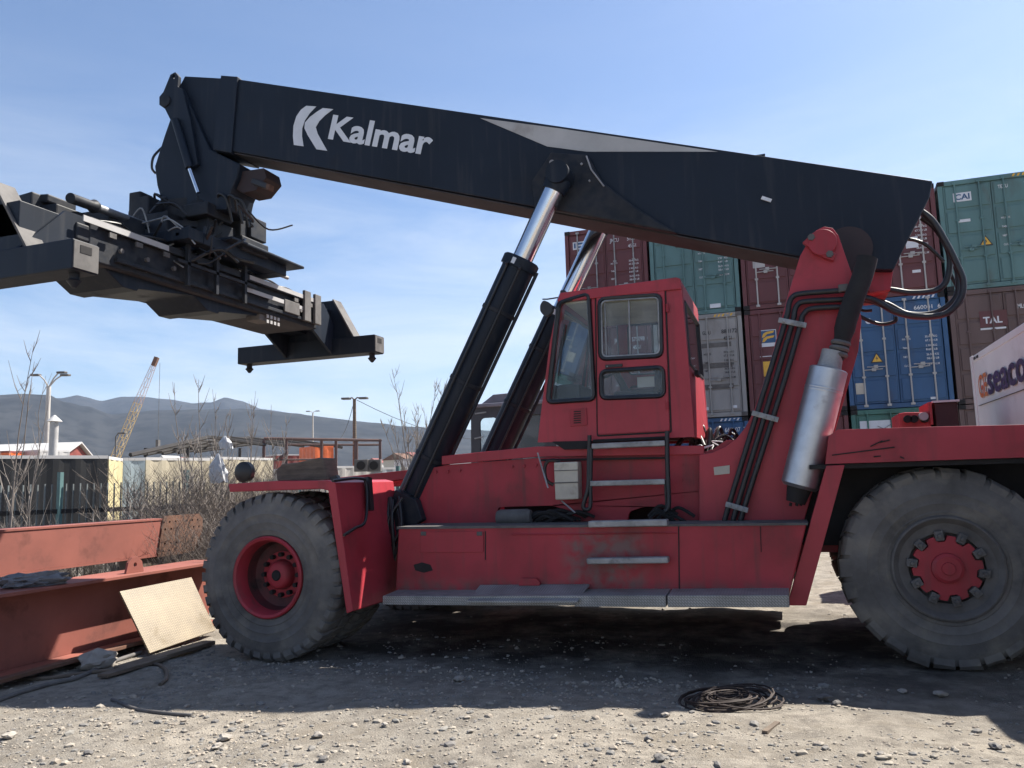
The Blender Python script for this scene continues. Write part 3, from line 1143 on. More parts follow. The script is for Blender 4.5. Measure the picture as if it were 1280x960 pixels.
mb.build('hose', M['black'], rs_, smooth=60)
# lamp bracket hanging under the boom nose
mb = MB()
mb.prism([(291, 216), (330, 210), (333, 222), (320, 238), (304, 241), (292, 236)], YN + .1, YR - .1)
lb = mb.build('lamp_bracket', M['darkred'], rs_, bevel=0.01)
mb = MB()
mb.bar(at(317, 227, YN + .05), at(336, 234, YN + .05), .10, .075)
mb.build('work_lamp', M['black'], lb, bevel=0.01)
mb = MB()
mb.prism([(333, 229), (337, 230), (336, 237), (332, 236)], YN, YN + .1)
mb.build('lamp_lens', M['rust'], lb)

# ---- lift cylinders
for k, yc in enumerate((8.38, 10.02)):
    y0 = 8.38
    a, b, c = at(508, 640, y0), at(652, 326, y0), at(692, 236, y0)
    for p in (a, b, c): p.y = yc
    if k: 
        for p in (a, b, c): p.x += .13
    d = (b - a).normalized()
    b = a + d * ((b - a).length - .30 * k)
    mb = MB()
    mb.tube([a - d * .05, a, a + d * .04, b - d * .10, b - d * .10, b, b + d * .02], [.12, .178, .187, .187, .213, .213, .19], 32)
    cylo = mb.build('lift_cylinder', M['navy'], rs_, smooth=35)
    mb = MB()
    top = a + d * ((c - a).length)
    mb.tube([b, top], .118, 28)
    mb.build('piston_rod', M['chrome'], cylo, smooth=40)
    mb = MB()
    mb.tube([top - d * .03, top + d * .10, top + d * .16], [.135, .15, .11], 24)
    mb.cyl(top + d * .16 - Vector((0, .16, 0)), top + d * .16 + Vector((0, .16, 0)), .13, 24)
    mb.build('rod_eye', M['navy'], cylo, smooth=40)
    mb = MB()
    s = Vector((0, 1, 0))
    nrm = d.cross(s)
    mb.tube([a + d * .1 - nrm * .225 - s * .02, b - d * .06 - nrm * .24 - s * .02], .022, 8)
    mb.cyl(a - d * .08 - s * .22, a - d * .08 + s * .22, .15, 24)
    mb.bar(a + d * .02 - s * .2, a + d * .25 - s * .2, .1, .12)
    mb.build('valve_block', M['navy_dusty'], cylo, smooth=40)
    mb = MB()
    L0 = (b - a).length
    for f in (.22, .52, .80):
        p = a + d * L0 * f
        mb.tube([p - d * .025, p - d * .02, p + d * .02, p + d * .025], [.187, .196, .196, .187], 32, caps=False)
    mb.build('clamp_ring', M['navy_dusty'], cylo, smooth=40, loose=True)
    mb = MB()
    for off in (-.10, .06):
        o1 = -s * .192 + nrm * off
        mb.tube(smooth_path([a + d * .15 + o1, a + d * L0 * .5 + o1 - s * .012, b - d * .22 + o1, b - d * .12 + o1 - s * .03], 5), .014, 7)
    mb.build('feed_pipe', M['black'], cylo, smooth=60, loose=True)
    mb = MB()
    p = b - d * .05 - s * .212
    mb.obox(p, nrm * .022, s * .004, d * .035)
    mb.build('label', M['decal'], cylo)
# trunnion brackets and hoses at the cylinder feet
mb = MB()
mb.prism([(484, 640), (494, 612), (520, 625), (528, 650), (500, 668), (488, 700), (483, 694)], 8.12, 8.24)
mb.build('cylinder_foot', M['navy_dusty'], rs_, bevel=.01)
mb = MB()
for k in range(9):
    p = [at(492 + rnd.uniform(-5, 12), 626 + rnd.uniform(-6, 8), 8.05), at(488 + rnd.uniform(-6, 16), 655 + rnd.uniform(-8, 8), 7.98), at(488 + rnd.uniform(-4, 6), 690 + rnd.uniform(-8, 10), 8.0), at(486 + rnd.uniform(-3, 6), 702 + rnd.uniform(-6, 6), 8.1)]
    mb.tube(smooth_path(p, 5), .02, 7)
mb.build('hose', M['black'], rs_, smooth=60, loose=True)

# ---- front mudguard (bent plate over the front wheels), both sides
def mudguard(y0, y1):
    mb = MB()
    prof = [(285, 605), (345, 601), (409, 600.5), (419, 603), (441, 764), (433, 767), (410, 613), (400, 611), (345, 613), (287, 615)]
    o = [at(px, py, 7.0) for px, py in prof]
    for p in o: p.y = y0
    mb.sheet(o, [], (0, y1 - y0, 0))
    # stiffening return along the outer edge of the rear leaf
    return mb.build('mudguard', RED, rs_, bevel=0.008)
mudguard(7.0, 8.24)
mudguard(9.86, 11.1)
mb = MB()   # grab rail on the rear leaf
def leaf(px, py, lift=0.06):
    # on the rear leaf: intersect with the leaf plane
    A, B = at(419, 603, 7.0), at(441, 764, 7.0)
    n = (B - A).cross(Vector((0, 1, 0))).normalized()
    if n.x < 0: n = -n
    d = ray(px, py)
    t = (A + n * lift - EYE).dot(n) / d.dot(n)
    return EYE + d * t
mb.tube(smooth_path([leaf(416, 601), leaf(448, 598), leaf(458, 606), leaf(457, 650), leaf(444, 660), leaf(430, 669)], 5), .016, 8)
mb.build('grab_rail', M['black'], rs_, smooth=60)
mb = MB()
mb.bar(leaf(460, 597, .05), leaf(463, 638, .05), .05, .08, up=(0, 1, 0))
mb.prism([(412, 597), (420, 594), (426, 604), (425, 615), (418, 612)], 7.2, 7.26)
mb.build('rail_bracket', M['black'], rs_, loose=True)
# round work lamp standing on the mudguard
mb = MB()
c = at(306, 590, 7.5)
mb.lathe([(0.0, -.05), (.09, -.05), (.115, -.03), (.115, .03), (.06, .09), (0, .09)], c, 'y', 24)
wl = mb.build('work_lamp', M['black'], rs_, smooth=40)
mb = MB()
mb.tube([c - Vector((.02, 0, .1)), at(305, 604, 7.5)], .02, 8)
mb.build('lamp_stalk', M['greydust'], wl)

# ---- rear mudguard and counterweight
mb = MB()
mb.prism([(1036, 545), (1047, 537), (1160, 533.5), (1290, 530.5), (1440, 525.5), (1440, 567), (1290, 571.5), (1032, 580)], 7.68, 10.42)
cw = mb.build('rear_deck', RED, rs_, bevel=0.015)
mb = MB()
mb.box((2.1, 8.0, .75), (2.72, 10.1, 1.80))
mb.build('counterweight', RED, rs_, bevel=0.05)
mb = MB()
for i, (a, b) in enumerate((((1040, 569), (1118, 559)), ((1088, 558), (1103, 551)), ((1100, 553), (1112, 550)), ((1092, 571), (1101, 570)), ((1125, 571), (1130, 573)))):
    mb.bar(at(*a, 7.676), at(*b, 7.676), .01, .012 + .008 * (i % 2), up=(0, 1, 0))
mb.build('scratch', M['blackdull'], cw)
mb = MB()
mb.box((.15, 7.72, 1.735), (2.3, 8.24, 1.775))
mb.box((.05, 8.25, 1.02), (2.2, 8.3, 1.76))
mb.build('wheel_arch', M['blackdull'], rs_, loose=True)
for y0 in (7.68, 10.28):
    mb = MB()
    o = [at(px, py, 7.68) for px, py in [(1033, 582), (1056, 581), (1008, 757), (984, 757)]]
    for p in o: p.y = y0
    mb.sheet(o, [], (0, .14, 0))
    mb.build('stay', RED, rs_, bevel=0.008)

# ---- axles
mb = MB()
mb.cyl((-5.08, 7.3, .83), (-5.08, 10.8, .83), .24, 24)
mb.box((-5.4, 8.4, .55), (-4.75, 9.7, 1.15))
mb.cyl((1.22, 8.3, .85), (1.22, 9.8, .85), .16, 24)
mb.box((.95, 8.35, .65), (1.5, 9.75, 1.05))
mb.build('axle', M['blackdull'], rs_, smooth=40)

# ---- wheels
def make_tyre(c, R0, W, rim, lugs, seed, lug_w, lug_d):
    # c: centre of the outer (near) face plane; the tyre extends to +y
    mb = MB()
    prof = [(rim, .05), (rim + .02, .02), (rim + .06, .010), (rim + .075, .004), (rim + .085, .010), (rim + .13, .002), (rim + .15, -.006), (rim + .165, -.001), (rim + .22, -.004), (rim + .235, -.010), (rim + .25, -.003), (rim + .30, .004), (R0 - .10, .02), (R0 - .05, .05), (R0 - .028, .10), (R0 - .024, W / 2), (R0 - .028, W - .10), (R0 - .055, W - .055), (R0 - .10, W - .02), (rim + .2, W), (rim, W - .03)]
    mb.lathe(prof, c, 'y', 96)
    r_ = random.Random(seed)
    for k in range(lugs):
        a0 = 2 * math.pi * k / lugs
        for sd in (0, 1):
            a = a0 + (math.pi / lugs if sd else 0)
            hw = lug_w * math.pi / lugs
            jit = r_.uniform(-.014, .006)
            hw *= r_.uniform(.9, 1.08)
            ring = []
            # shoulder block cross-section in (r, offset)
            sec = [(R0 - .125, .018), (R0 - .05, .018), (R0 - .008 + jit, .05), (R0 + jit, .10), (R0 + jit, W * .47), (R0 - .06, W * .47), (R0 - .07, .06)]
            vs = []
            for s, tw in ((-1, 0), (1, 0)):
                for r, o in sec:
                    oo = o if not sd else W - o
                    skew = (o / W) * 0.10 * (1 if not sd else -1)
                    ang = a + s * hw + skew
                    vs.append(Vector(c) + Vector((r * math.cos(ang), oo, r * math.sin(ang))))
            n = len(sec)
            fs = [tuple(range(n)), tuple(reversed(range(n, 2 * n)))]
            for i in range(n):
                j = (i + 1) % n
                fs.append((i, i + n, j + n, j))
            mb.add(vs, fs)
    flat = Vector(c).z - R0 + .022           # the tread settles on the ground and the wall bulges a little
    for v in mb.v:
        k = max(0.0, 1 - (v.z - flat) / .22)
        if v.z < flat: v.z = flat
        if k > 0 and k < 2: v.y += .018 * min(1, k) * (-1 if v.y < Vector(c).y + W / 2 else 1)
    return mb

def front_wheel(yface):
    c = Vector((-5.08, yface, .82))
    mb = make_tyre(c, .845, .48, .40, 40, 3, .66, .03)
    ty = mb.build('wheel', M['tyre'], rs_, smooth=38)
    mb = MB()
    mb.lathe([(.41, .03), (.41, .0), (.395, -.012), (.372, .0), (.352, .05), (.345, .15)], c, 'y', 56)
    mb.build('rim', M['red_dirty'], ty, smooth=35)
    mb = MB()
    mb.lathe([(.345, .15), (.34, .20), (.325, .26), (.20, .30), (0.0, .30)], c, 'y', 56)
    mb.build('wheel_disc', M['grimered'], ty, smooth=35)
    mb = MB()
    mb.lathe([(.0, .16), (.10, .16), (.13, .18), (.145, .21), (.15, .31)], c, 'y', 40)
    mb.lathe([(.155, .27), (.235, .275), (.25, .31)], c, 'y', 40)
    mb.build('hub', M['red_dirty'], ty, smooth=35)
    mb = MB()
    for k in range(12):
        a = 2 * math.pi * k / 12
        p = c + Vector((.205 * math.cos(a), .275, .205 * math.sin(a)))
        mb.cyl(p, p - Vector((0, .06, 0)), .024, 6)
    mb.build('hub_nut', M['blackdull'], ty, smooth=30, loose=True)
    mb = MB()
    mb.lathe([(.25, .29), (.33, .27)], c, 'y', 40)
    mb.build('grease_ring', M['blackdull'], ty, smooth=30)
    mb = MB()
    mb.lathe([(.0, .145), (.045, .145), (.06, .165)], c, 'y', 16)
    mb.build('hub_cap', M['blackdull'], ty, smooth=30)
    return ty
w1 = front_wheel(6.97)
for dy in (.58, 3.1, 3.68):
    cpy = copy_tree(w1, rs_)
    cpy.location = (0, dy, 0)

def rear_wheel():
    c = Vector((1.20, 7.80, .86))
    mb = make_tyre(c, .865, .48, .40, 26, 5, .80, .03)
    ty = mb.build('wheel', M['tyre'], rs_, smooth=38)
    mb = MB()
    mb.lathe([(.45, .012), (.44, -.015), (.425, -.02), (.41, -.005), (.38, .03), (.30, .05), (.30, .12), (0, .12)], c, 'y', 64)
    mb.build('rim', M['greydust'], ty, smooth=35)
    mb = MB()
    # spider: a disc with a toothed edge between the clamps
    ot = []
    for k in range(80):
        a = 2 * math.pi * k / 80
        r = .275 if (k // 4) % 2 == 0 else .225
        ot.append(c + Vector((r * math.cos(a), .02, r * math.sin(a))))
    mb.sheet(ot, [], (0, .07, 0))
    mb.lathe([(.0, -.025), (.10, -.025), (.125, -.01), (.13, .02)], c, 'y', 40)
    mb.lathe([(.0, -.045), (.05, -.045), (.055, -.02)], c, 'y', 24)
    mb.build('hub', M['red_dirty'], ty, smooth=30, bevel=.004)
    mb = MB()
    for k in range(10):
        a = 2 * math.pi * (k + .75) / 10
        rd = Vector((math.cos(a), 0, math.sin(a)))
        tg = Vector((-math.sin(a), 0, math.cos(a)))
        p = c + rd * .278 + Vector((0, .02, 0))
        mb.obox(p, rd * .042, Vector((0, .028, 0)), tg * .034)
        mb.cyl(p, p - Vector((0, .055, 0)), .019, 6)
    mb.build('rim_clamp', M['greydust'], ty, bevel=.005, loose=True)
    return ty
w2 = rear_wheel()
cpy = copy_tree(w2, rs_)
cpy.location = (0, 2.02, 0)

# ---- cab
Y0, Y1 = 8.18, 9.72
cabside = [(698, 375), (846, 349), (851, 352), (853, 375), (862, 470), (868, 546), (741, 551), (672, 553), (677, 510), (687, 430)]
win_q = rquad([(699, 378.5), (736, 367.5), (743, 499), (685, 503)], 7)
win_a = rquad([(749.5, 374), (825.5, 369), (827.5, 445), (751, 449)], 8)
win_b = rquad([(751.5, 464), (829, 459), (830.5, 495), (752, 498)], 8)
def on(poly, y): return [at(px, py, Y0) + Vector((0, y - Y0, 0)) for px, py in poly]
mb = MB()
mb.sheet(on(cabside, Y0), [on(win_q, Y0), on(win_a, Y0), on(win_b, Y0)], (0, .045, 0))
mb.sheet(on(cabside, Y1 - .045), [on(win_q, Y1 - .045), on(win_a, Y1 - .045), on(win_b, Y1 - .045)], (0, .045, 0))
# front and rear walls follow the side outline
def wallx(pa, pb, holes, th):
    a0, b0 = at(*pa, Y0), at(*pb, Y0)
    A = [Vector((a0.x, Y0 + .045, a0.z)), Vector((a0.x, Y1 - .045, a0.z)), Vector((b0.x, Y1 - .045, b0.z)), Vector((b0.x, Y0 + .045, b0.z))]
    hs = []
    for (v0, v1, y0, y1) in holes:
        u = [a0.lerp(b0, v) for v in (v0, v1)]
        q = [(y0, 0), (y1, 0), (y1, 1), (y0, 1)]
        hs.append([Vector((u[i].x, y, u[i].z)) for y, i in q])
    mb.sheet(A, hs, th)
    return A, hs
_, hf = wallx((698.5, 378), (674, 548), [(.04, .74, Y0 + .12, Y1 - .12)], (.045, 0, 0))
_, hr = wallx((852, 356), (867.5, 545), [(.10, .52, Y0 + .12, Y1 - .12)], (-.045, 0, 0))
cab = mb.build('cab', RED, rs_)
def pane(loops, name='window'):
    mb = MB()
    for lp in loops: mb.add(lp, [tuple(range(len(lp)))])
    o = mb.build(name, M['glass_dusty' if name == 'rear_window' else 'glass'], cab, fix=False)
    mb2 = MB()
    near = name == 'window' and loops[0][0].y < 9
    for lp in loops: mb2.tube([Vector(p) - Vector((0, .024 if near else 0, 0)) for p in lp] + [Vector(lp[0]) - Vector((0, .024 if near else 0, 0))], .026, 6, caps=False)
    mb2.build('window_seal', M['black'], cab, smooth=60)
for w_ in (win_q, win_a, win_b):
    pane([on(w_, Y0 + .012)])
    pane([on(w_, Y1 - .02)])
pane([[p + Vector((.02, 0, 0)) for p in hf[0]]], 'windscreen')
pane([[p + Vector((-.008, 0, 0)) for p in hr[0]]], 'rear_window')
# pale sliding frame of the door window
mb = MB()
wi = rquad([(752, 377), (823.5, 372), (825, 442.5), (753.5, 446.5)], 7)
lp = on(wi, Y0 - .022)
mb.tube(lp + [lp[0]], .011, 6, caps=False)
mb.tube([at(786, 375, Y0 - .002), at(788, 444, Y0 - .002)], .011, 6)
mb.tube([at(756, 377, Y0 - .002), at(758, 446, Y0 - .002)], .010, 6)
mb.build('sliding_frame', M['alu'], cab, smooth=60)
# door leaf: a proud outline, hinges, handle
mb = MB()
dq = rquad([(743.5, 366), (832.5, 358.5), (840, 541), (746, 546)], 3)
di = rquad([(745, 368), (831, 361), (838, 539), (747.2, 544)], 3)
mb.sheet(on(dq, Y0 - .006), [on(di, Y0 - .006)], (0, .005, 0))
mb.build('door_gap', M['blackdull'], cab)
mb = MB()
do = rquad([(746, 369), (830.5, 362), (837, 538), (748, 543)], 3)
mb.sheet(on(do, Y0 - .016), [on(win_a, Y0 - .016), on(win_b, Y0 - .016)], (0, .015, 0))
door = mb.build('door', RED, cab, bevel=.003)
mb = MB()
for py in (385, 507):
    mb.tube([at(834, py - 5, Y0 - .02), at(834.4, py + 5, Y0 - .02)], .016, 8)
mb.build('hinge', M['red_dirty'], cab, loose=True)
mb = MB()
mb.prism([(756.5, 456), (778, 454.5), (778, 458), (756.5, 460)], Y0 - .035, Y0 - .016)
mb.build('door_handle', M['black'], cab, bevel=.004)
mb = MB()
c = at(759, 458, Y0 - .04)
mb.cyl(c, c + Vector((0, .02, 0)), .008, 8)
mb.build('keyhole', M['alu'], cab)
# roof
mb = MB()
rf = [(696, 376), (700, 366), (845, 346.5), (850, 348), (852, 361), (703, 377)]
o = [at(px, py, Y0 - .025) for px, py in rf]
mb.sheet(o, [], (0, Y1 - Y0 + .05, 0))
mb.build('roof', RED, cab, bevel=.008)
mb = MB()
a, b = at(705, 379, Y0), at(846, 366, Y0)
mb.sheet([Vector((a.x, Y0 + .05, a.z)), Vector((b.x, Y0 + .05, b.z)), Vector((b.x, Y1 - .05, b.z)), Vector((a.x, Y1 - .05, a.z))], [], (0, 0, .02))
mb.build('headlining', M['cream'], cab)
# vent grille low on the corner, small latch on the rear wall
mb = MB()
mb.prism([(712, 512), (733, 510), (734, 531), (713, 533)], Y0 - .014, Y0)
vg = mb.build('vent_panel', M['red_dirty'], cab, bevel=.003)
mb = MB()
for k in range(6):
    mb.prism([(717, 514 + k * 2.8), (726, 513.4 + k * 2.8), (726, 514.8 + k * 2.8), (717, 515.4 + k * 2.8)], Y0 - .017, Y0 - .01)
mb.build('vent_slots', M['blackdull'], cab)
mb = MB()
a = at(863.5, 462, Y0)
mb.box(a + Vector((0, .3, -.02)), a + Vector((.04, .55, .03)))
mb.build('latch', M['blackdull'], cab)
# inside: floor, seat, steering column, dash, console
fl = at(741, 548, Y0).z
xf, xr = at(680, 520, Y0).x, at(860, 520, Y0).x
mb = MB()
mb.box((xf + .05, Y0 + .05, fl), (xr - .05, Y1 - .05, fl + .04))
mb.build('cab_floor', M['blackdull'], cab)
mb = MB()
sx, sy = xr - .62, (Y0 + Y1) / 2
mb.box((sx - .25, sy - .25, fl + .42), (sx + .25, sy + .25, fl + .54))
mb.sheet([Vector((sx + .18, sy - .25, fl + .5)), Vector((sx + .32, sy - .25, fl + 1.15)), Vector((sx + .32, sy + .25, fl + 1.15)), Vector((sx + .18, sy + .25, fl + .5))], [], (.1, 0, 0))
mb.box((sx - .15, sy - .15, fl + .04), (sx + .15, sy + .15, fl + .42))
mb.build('seat', M['seat'], cab, bevel=.04)
mb = MB()
ctr = Vector((xf + .62, sy, fl + .82))
ax = Vector((-.45, 0, .9)).normalized()
s = Vector((0, 1, 0))
t = ax.cross(s)
ringp = [ctr + (s * math.cos(2 * math.pi * k / 24) + t * math.sin(2 * math.pi * k / 24)) * .2 for k in range(25)]
mb.tube(ringp, .016, 8, caps=False)
mb.tube([ctr, ctr - ax * .75], .04, 10)
for k in (0, 8, 16):
    mb.tube([ctr, ringp[k]], .012, 6)
mb.build('steering_wheel', M['black'], cab, smooth=60)
mb = MB()
mb.box((xf + .08, Y0 + .25, fl + .04), (xf + .34, Y1 - .25, fl + .62))
mb.box((sx - .25, sy + .34, fl + .04), (sx + .3, sy + .56, fl + .62))
mb.build('dashboard', M['black'], cab, bevel=.03, loose=True)
mb = MB()
p = at(806, 478, Y0 + .3)
mb.box((p.x - .08, p.y, p.z - .05), (p.x + .1, p.y + .03, p.z + .06))
mb.build('paper_sheet', M['white'], cab)
# mirror on its arm by the roof corner
mb = MB()
mb.tube([at(697, 372, Y0 - .02), at(684, 374, Y0 - .18), at(678, 374, Y0 - .2)], .008, 6)
ar = mb.build('mirror_arm', M['black'], cab)
mb = MB()
ml = rquad([(675, 381), (679, 375), (687, 378), (691, 387), (686, 394), (680, 395), (675, 389)], 3)
mb.sheet([at(px, py, Y0 - .22) for px, py in ml], [], (0, .07, 0))
mb.build('mirror', M['black'], cab, bevel=.012)
mb = MB()
mb.box(at(700, 368, Y0 + .1) + Vector((0, 0, 0)), at(706, 362, Y0 + .1) + Vector((0, .1, 0)))
mb.build('roof_lamp', M['black'], cab, bevel=.01)

mb = MB()
mb.tube([at(690, 500, Y0 - .03), at(694, 470, Y0 - .05), at(703, 420, Y0 - .03)], .007, 5)
mb.bar(at(698, 470, Y0 - .02), at(706, 405, Y0 - .02), .012, .03, up=(0, 1, 0))
mb.build('wiper', M['black'], cab, loose=True)
# cable tangle behind the cab
mb = MB()
for k in range(34):
    y = rnd.uniform(8.6, 9.5)
    cx, cy = rnd.uniform(866, 930), rnd.uniform(548, 566)
    a = at(cx, cy + 6, y)
    b = at(cx + rnd.uniform(-30, 30), cy + rnd.uniform(-4, 8), y + rnd.uniform(-.2, .2))
    mid = (a + b) / 2 + Vector((0, rnd.uniform(-.1, .1), rnd.uniform(.05, .22)))
    mb.tube(smooth_path([a, mid, b], 6), rnd.choice((.012, .016, .022)), 6)
for k in range(5):
    c = at(872 + 11 * k, 560, 9.0)
    mb.box(c - Vector((.05, .05, .12)), c + Vector((.05, .05, .02 + .02 * (k % 3))))
mb.build('cable', M['black'], rs_, smooth=60, loose=True)
mb = MB()
for k in range(9):
    a = at(rnd.uniform(866, 920), rnd.uniform(548, 566), 8.5)
    mb.tube(smooth_path([a, a + Vector((rnd.uniform(-.12, .12), .05, rnd.uniform(.0, .08))), a + Vector((rnd.uniform(-.2, .2), .1, rnd.uniform(-.04, .06)))], 5), .007, 5)
mb.build('white_wire', M['whitemark'], rs_, smooth=60, loose=True)

# hoses looping off the boom tail
YH = 8.95
loops = [
    ([(1150, 263), (1166, 276), (1182, 302), (1196, 330), (1204, 352), (1200, 374), (1182, 392), (1150, 396), (1120, 390), (1090, 374), (1066, 372)], .032),
    ([(1152, 272), (1170, 286), (1186, 315), (1185, 345), (1172, 362), (1140, 366), (1110, 362), (1070, 362)], .03),
    ([(1135, 299), (1146, 301), (1160, 308), (1180, 327)], .018),
    ([(1155, 268), (1175, 290), (1189, 320), (1197, 345), (1194, 372), (1170, 390), (1135, 392), (1105, 378), (1060, 368)], .026),
    ([(1188, 342), (1196, 358), (1202, 376), (1186, 390)], .02),
    ([(1060, 376), (1085, 376), (1110, 384), (1140, 396)], .028),
    ([(1062, 386), (1078, 397), (1100, 405), (1118, 402), (1120, 396)], .02),
    ([(1066, 380), (1078, 388), (1090, 388)], .016)]
for i, (l, r) in enumerate(loops):
    mb = MB()
    mb.tube(smooth_path([at(*p, YH - .25 + .09 * i) for p in l], 7), r, 10)
    mb.build('hose', M['black'], rs_, smooth=60)

# ---- spreader across the nose
spx = at(245, 275, CY)
SX = spx.x
SP = MB()
NEARY, FARY = 6.05, 12.05
ZB0, ZB1 = 4.33, 4.84
XR, XL = SX + .52, SX - .52
SP.box((XL, 6.75, ZB0), (XR, 11.35, ZB1))
spreader = SP.build('spreader', M['navy_dusty'], rs_, bevel=.015)
mb = MB()    # telescopic arms
mb.box((XL + .10, NEARY - .1, ZB0 + .07), (SX - .08, 6.9, ZB1 - .06))
mb.box((SX + .08, NEARY - .1, ZB0 + .07), (XR - .10, 6.9, ZB1 - .06))
mb.box((XL + .10, 11.2, ZB0 + .07), (SX - .08, FARY + .1, ZB1 - .06))
mb.box((SX + .08, 11.2, ZB0 + .07), (XR - .10, FARY + .1, ZB1 - .06))
mb.build('telescopic_arm', M['navy'], spreader, bevel=.01, loose=True)
def end_beam(yc, pl, pr, ptop, pbot):
    xa, xb = pl, pr
    mb = MB()
    mb.box((xa, yc - .16, pbot), (xb, yc + .16, ptop))
    eb = mb.build('end_beam', M['navy'], spreader, bevel=.012)
    mb = MB()
    mb.box((xb - .002, yc - .15, pbot + .015), (xb + .012, yc + .15, ptop - .015))
    mb.build('end_plate', M['greydust'], spreader)
    mb = MB()
    mb.box((xb + .01, yc - .08, ptop - .13), (xb + .016, yc + .06, ptop - .05))
    mb.build('slot', M['blackdull'], spreader)
    for x in (xa + .14, xb - .14):
        mb = MB()
        mb.tube([(x, yc, pbot + .01), (x, yc, pbot - .06), (x, yc, pbot - .08), (x, yc, pbot - .15)], [.05, .05, .075, .02], 12)
        mb.build('twistlock', M['navy_dusty'], spreader, smooth=35)
    return eb
pr = at(474, 430, FARY)
pl_ = at(304, 444, FARY)
ztop = at(470, 420, FARY).z
zbot = at(478, 441, FARY).z
end_beam(FARY, pl_.x, pr.x, ztop, zbot)
pn = at(107, 325, NEARY)
zt, zb = at(100, 304, NEARY).z, at(100, 341, NEARY).z
end_beam(NEARY, pn.x - 2.5, pn.x, zt, zb)
# sloping gussets carrying the end beams
def gusset(yc, sgn, x0, x1, zt, zb, wide):
    mb = MB()
    y_in = yc - sgn * wide
    for xa in (x0, x1 - .05):
        mb.sheet([(xa, y_in, ZB0), (xa, y_in, ZB1 - .02), (xa, yc - sgn * wide * .55, ZB1 - .02), (xa, yc + sgn * .14, zt), (xa, yc + sgn * .14, zb + .02), (xa, yc - sgn * .14, zb + .02)], [], (.05, 0, 0))
    mb.build('gusset', M['navy'], spreader, loose=True)
gusset(FARY, 1, XL + .04, XR - .04, ztop, zbot, .75)
gusset(NEARY, -1, XL + .04, XR - .04, zt, zb, .75)
# sloping cheeks on the end beams (the tall dark plates at each end)
def cheek(yc, x0, x1, x2, z0, z1):
    mb = MB()
    pts = [(x0 - .35, z0), (x0 + .1, z1), (x1, z1), (x2, z0)]
    mb.xz(pts, yc - .10, yc + .10)
    ck = mb.build('cheek_plate', M['navy'], spreader, bevel=.01)
    mb = MB()
    mb.bar((x1 + .006, yc, z1), (x2 + .006, yc, z0 + .01), .22, .02, up=(0, 1, 0))
    mb2 = MB()
    dx, dz = x2 - x1, z0 - z1
    mb2.sheet([(x1, yc - .13, z1 + .004), (x1, yc + .13, z1 + .004), (x2, yc + .13, z0 + .004), (x2, yc - .13, z0 + .004)], [], (.022, 0, .012))
    mb2.build('cheek_flange', M['greydust'], spreader)
ca, cb = at(420, 377, FARY), at(446, 421, FARY)
cheek(FARY, at(375, 430, FARY).x, ca.x, cb.x, ztop - .02, ca.z)
ca, cb = at(3, 232, NEARY), at(46, 304, NEARY)
cheek(NEARY, SX - .9, ca.x, cb.x, zt - .02, ca.z)
# rotator and side-shift frame
mb = MB()
rc = Vector((SX, CY, 0))
zr = at(245, 266, CY).z
mb.lathe([(0, 5.06), (.60, 5.06), (.60, 5.14), (.52, 5.16), (.52, 5.26), (.62, 5.28), (.62, 5.36), (.48, 5.40), (.48, zr + .05), (0, zr + .05)], rc, 'z', 48)
rot = mb.build('rotator', M['navy_dusty'], rs_, smooth=35)
mb = MB()
for k in range(4):
    a = R(45 + 90 * k)
    p = rc + Vector((.55 * math.cos(a), .55 * math.sin(a), 5.4))
    mb.cyl(p, p + Vector((0, 0, .26)), .11, 14)
    mb.cyl(p + Vector((0, 0, .26)), p + Vector((0, 0, .34)), .05, 10)
mb.box(rc + Vector((.30, -.6, 5.38)), rc + Vector((.70, -.1, 5.56)))
mb.box(rc + Vector((.35, .25, 5.30)), rc + Vector((.75, .62, 5.62)))
mb.box(rc + Vector((-.75, -.5, 5.35)), rc + Vector((-.35, -.1, 5.66)))
mb.build('slew_motor', M['navy_dusty'], rot, bevel=.015, smooth=40, loose=True)
mb = MB()
mb.box((SX - .80, CY - 1.05, 4.90), (SX + .80, CY - .78, 5.06))
mb.box((SX - .80, CY + .78, 4.90), (SX + .80, CY + 1.05, 5.06))
mb.box((SX - .80, CY - .78, 4.90), (SX - .58, CY + .78, 5.06))
mb.box((SX + .58, CY - .78, 4.90), (SX + .80, CY + .78, 5.06))
mb.box((SX - .6, CY - .5, 4.94), (SX + .6, CY + .5, 5.07))
mb.box((SX + .5, CY - .4, 5.06), (SX + .95, CY + 1.3, 5.10))
mb.build('side_shift_frame', M['navy'], rs_, bevel=.012)
mb = MB()
for sx_ in (XR + .005, XL - .065):
    mb.box((sx_, 6.9, ZB1 - .12), (sx_ + .06, 11.1, ZB1 - .03))
    mb.box((sx_, 7.1, ZB0 + .06), (sx_ + .05, 11.3, ZB0 + .11))
mb.build('slide_rail', M['navy_dusty'], spreader, bevel=.006, loose=True)
mb = MB()
mb.box((XR + .062, 9.5, ZB1 - .10), (XR + .075, 11.35, ZB1 - .035))
mb.box((XR + .052, 9.4, ZB0 + .22), (XR + .066, 10.9, ZB0 + .28))
mb.box((XR - .30, 10.2, ZB1 + .003), (XR - .12, 11.5, ZB1 + .02))
mb.box((XR + .052, 6.6, ZB1 - .11), (XR + .066, 7.9, ZB1 - .04))
mb.build('worn_strip', M['lightgrey'], spreader, loose=True)
mb = MB()
for y in (10.95, 11.25):
    mb.box((XR + .05, y - .09, ZB0 + .05), (XR + .10, y + .09, ZB1 + .04))
mb.box((XR + .05, 10.35, ZB0 + .10), (XR + .08, 10.75, ZB0 + .30))
mb.box((XR - .3, 9.9, ZB0 - .10), (XR - .05, 10.2, ZB0))
mb.build('stop_plate', M['greydust'], spreader, bevel=.01, loose=True)
mb = MB()
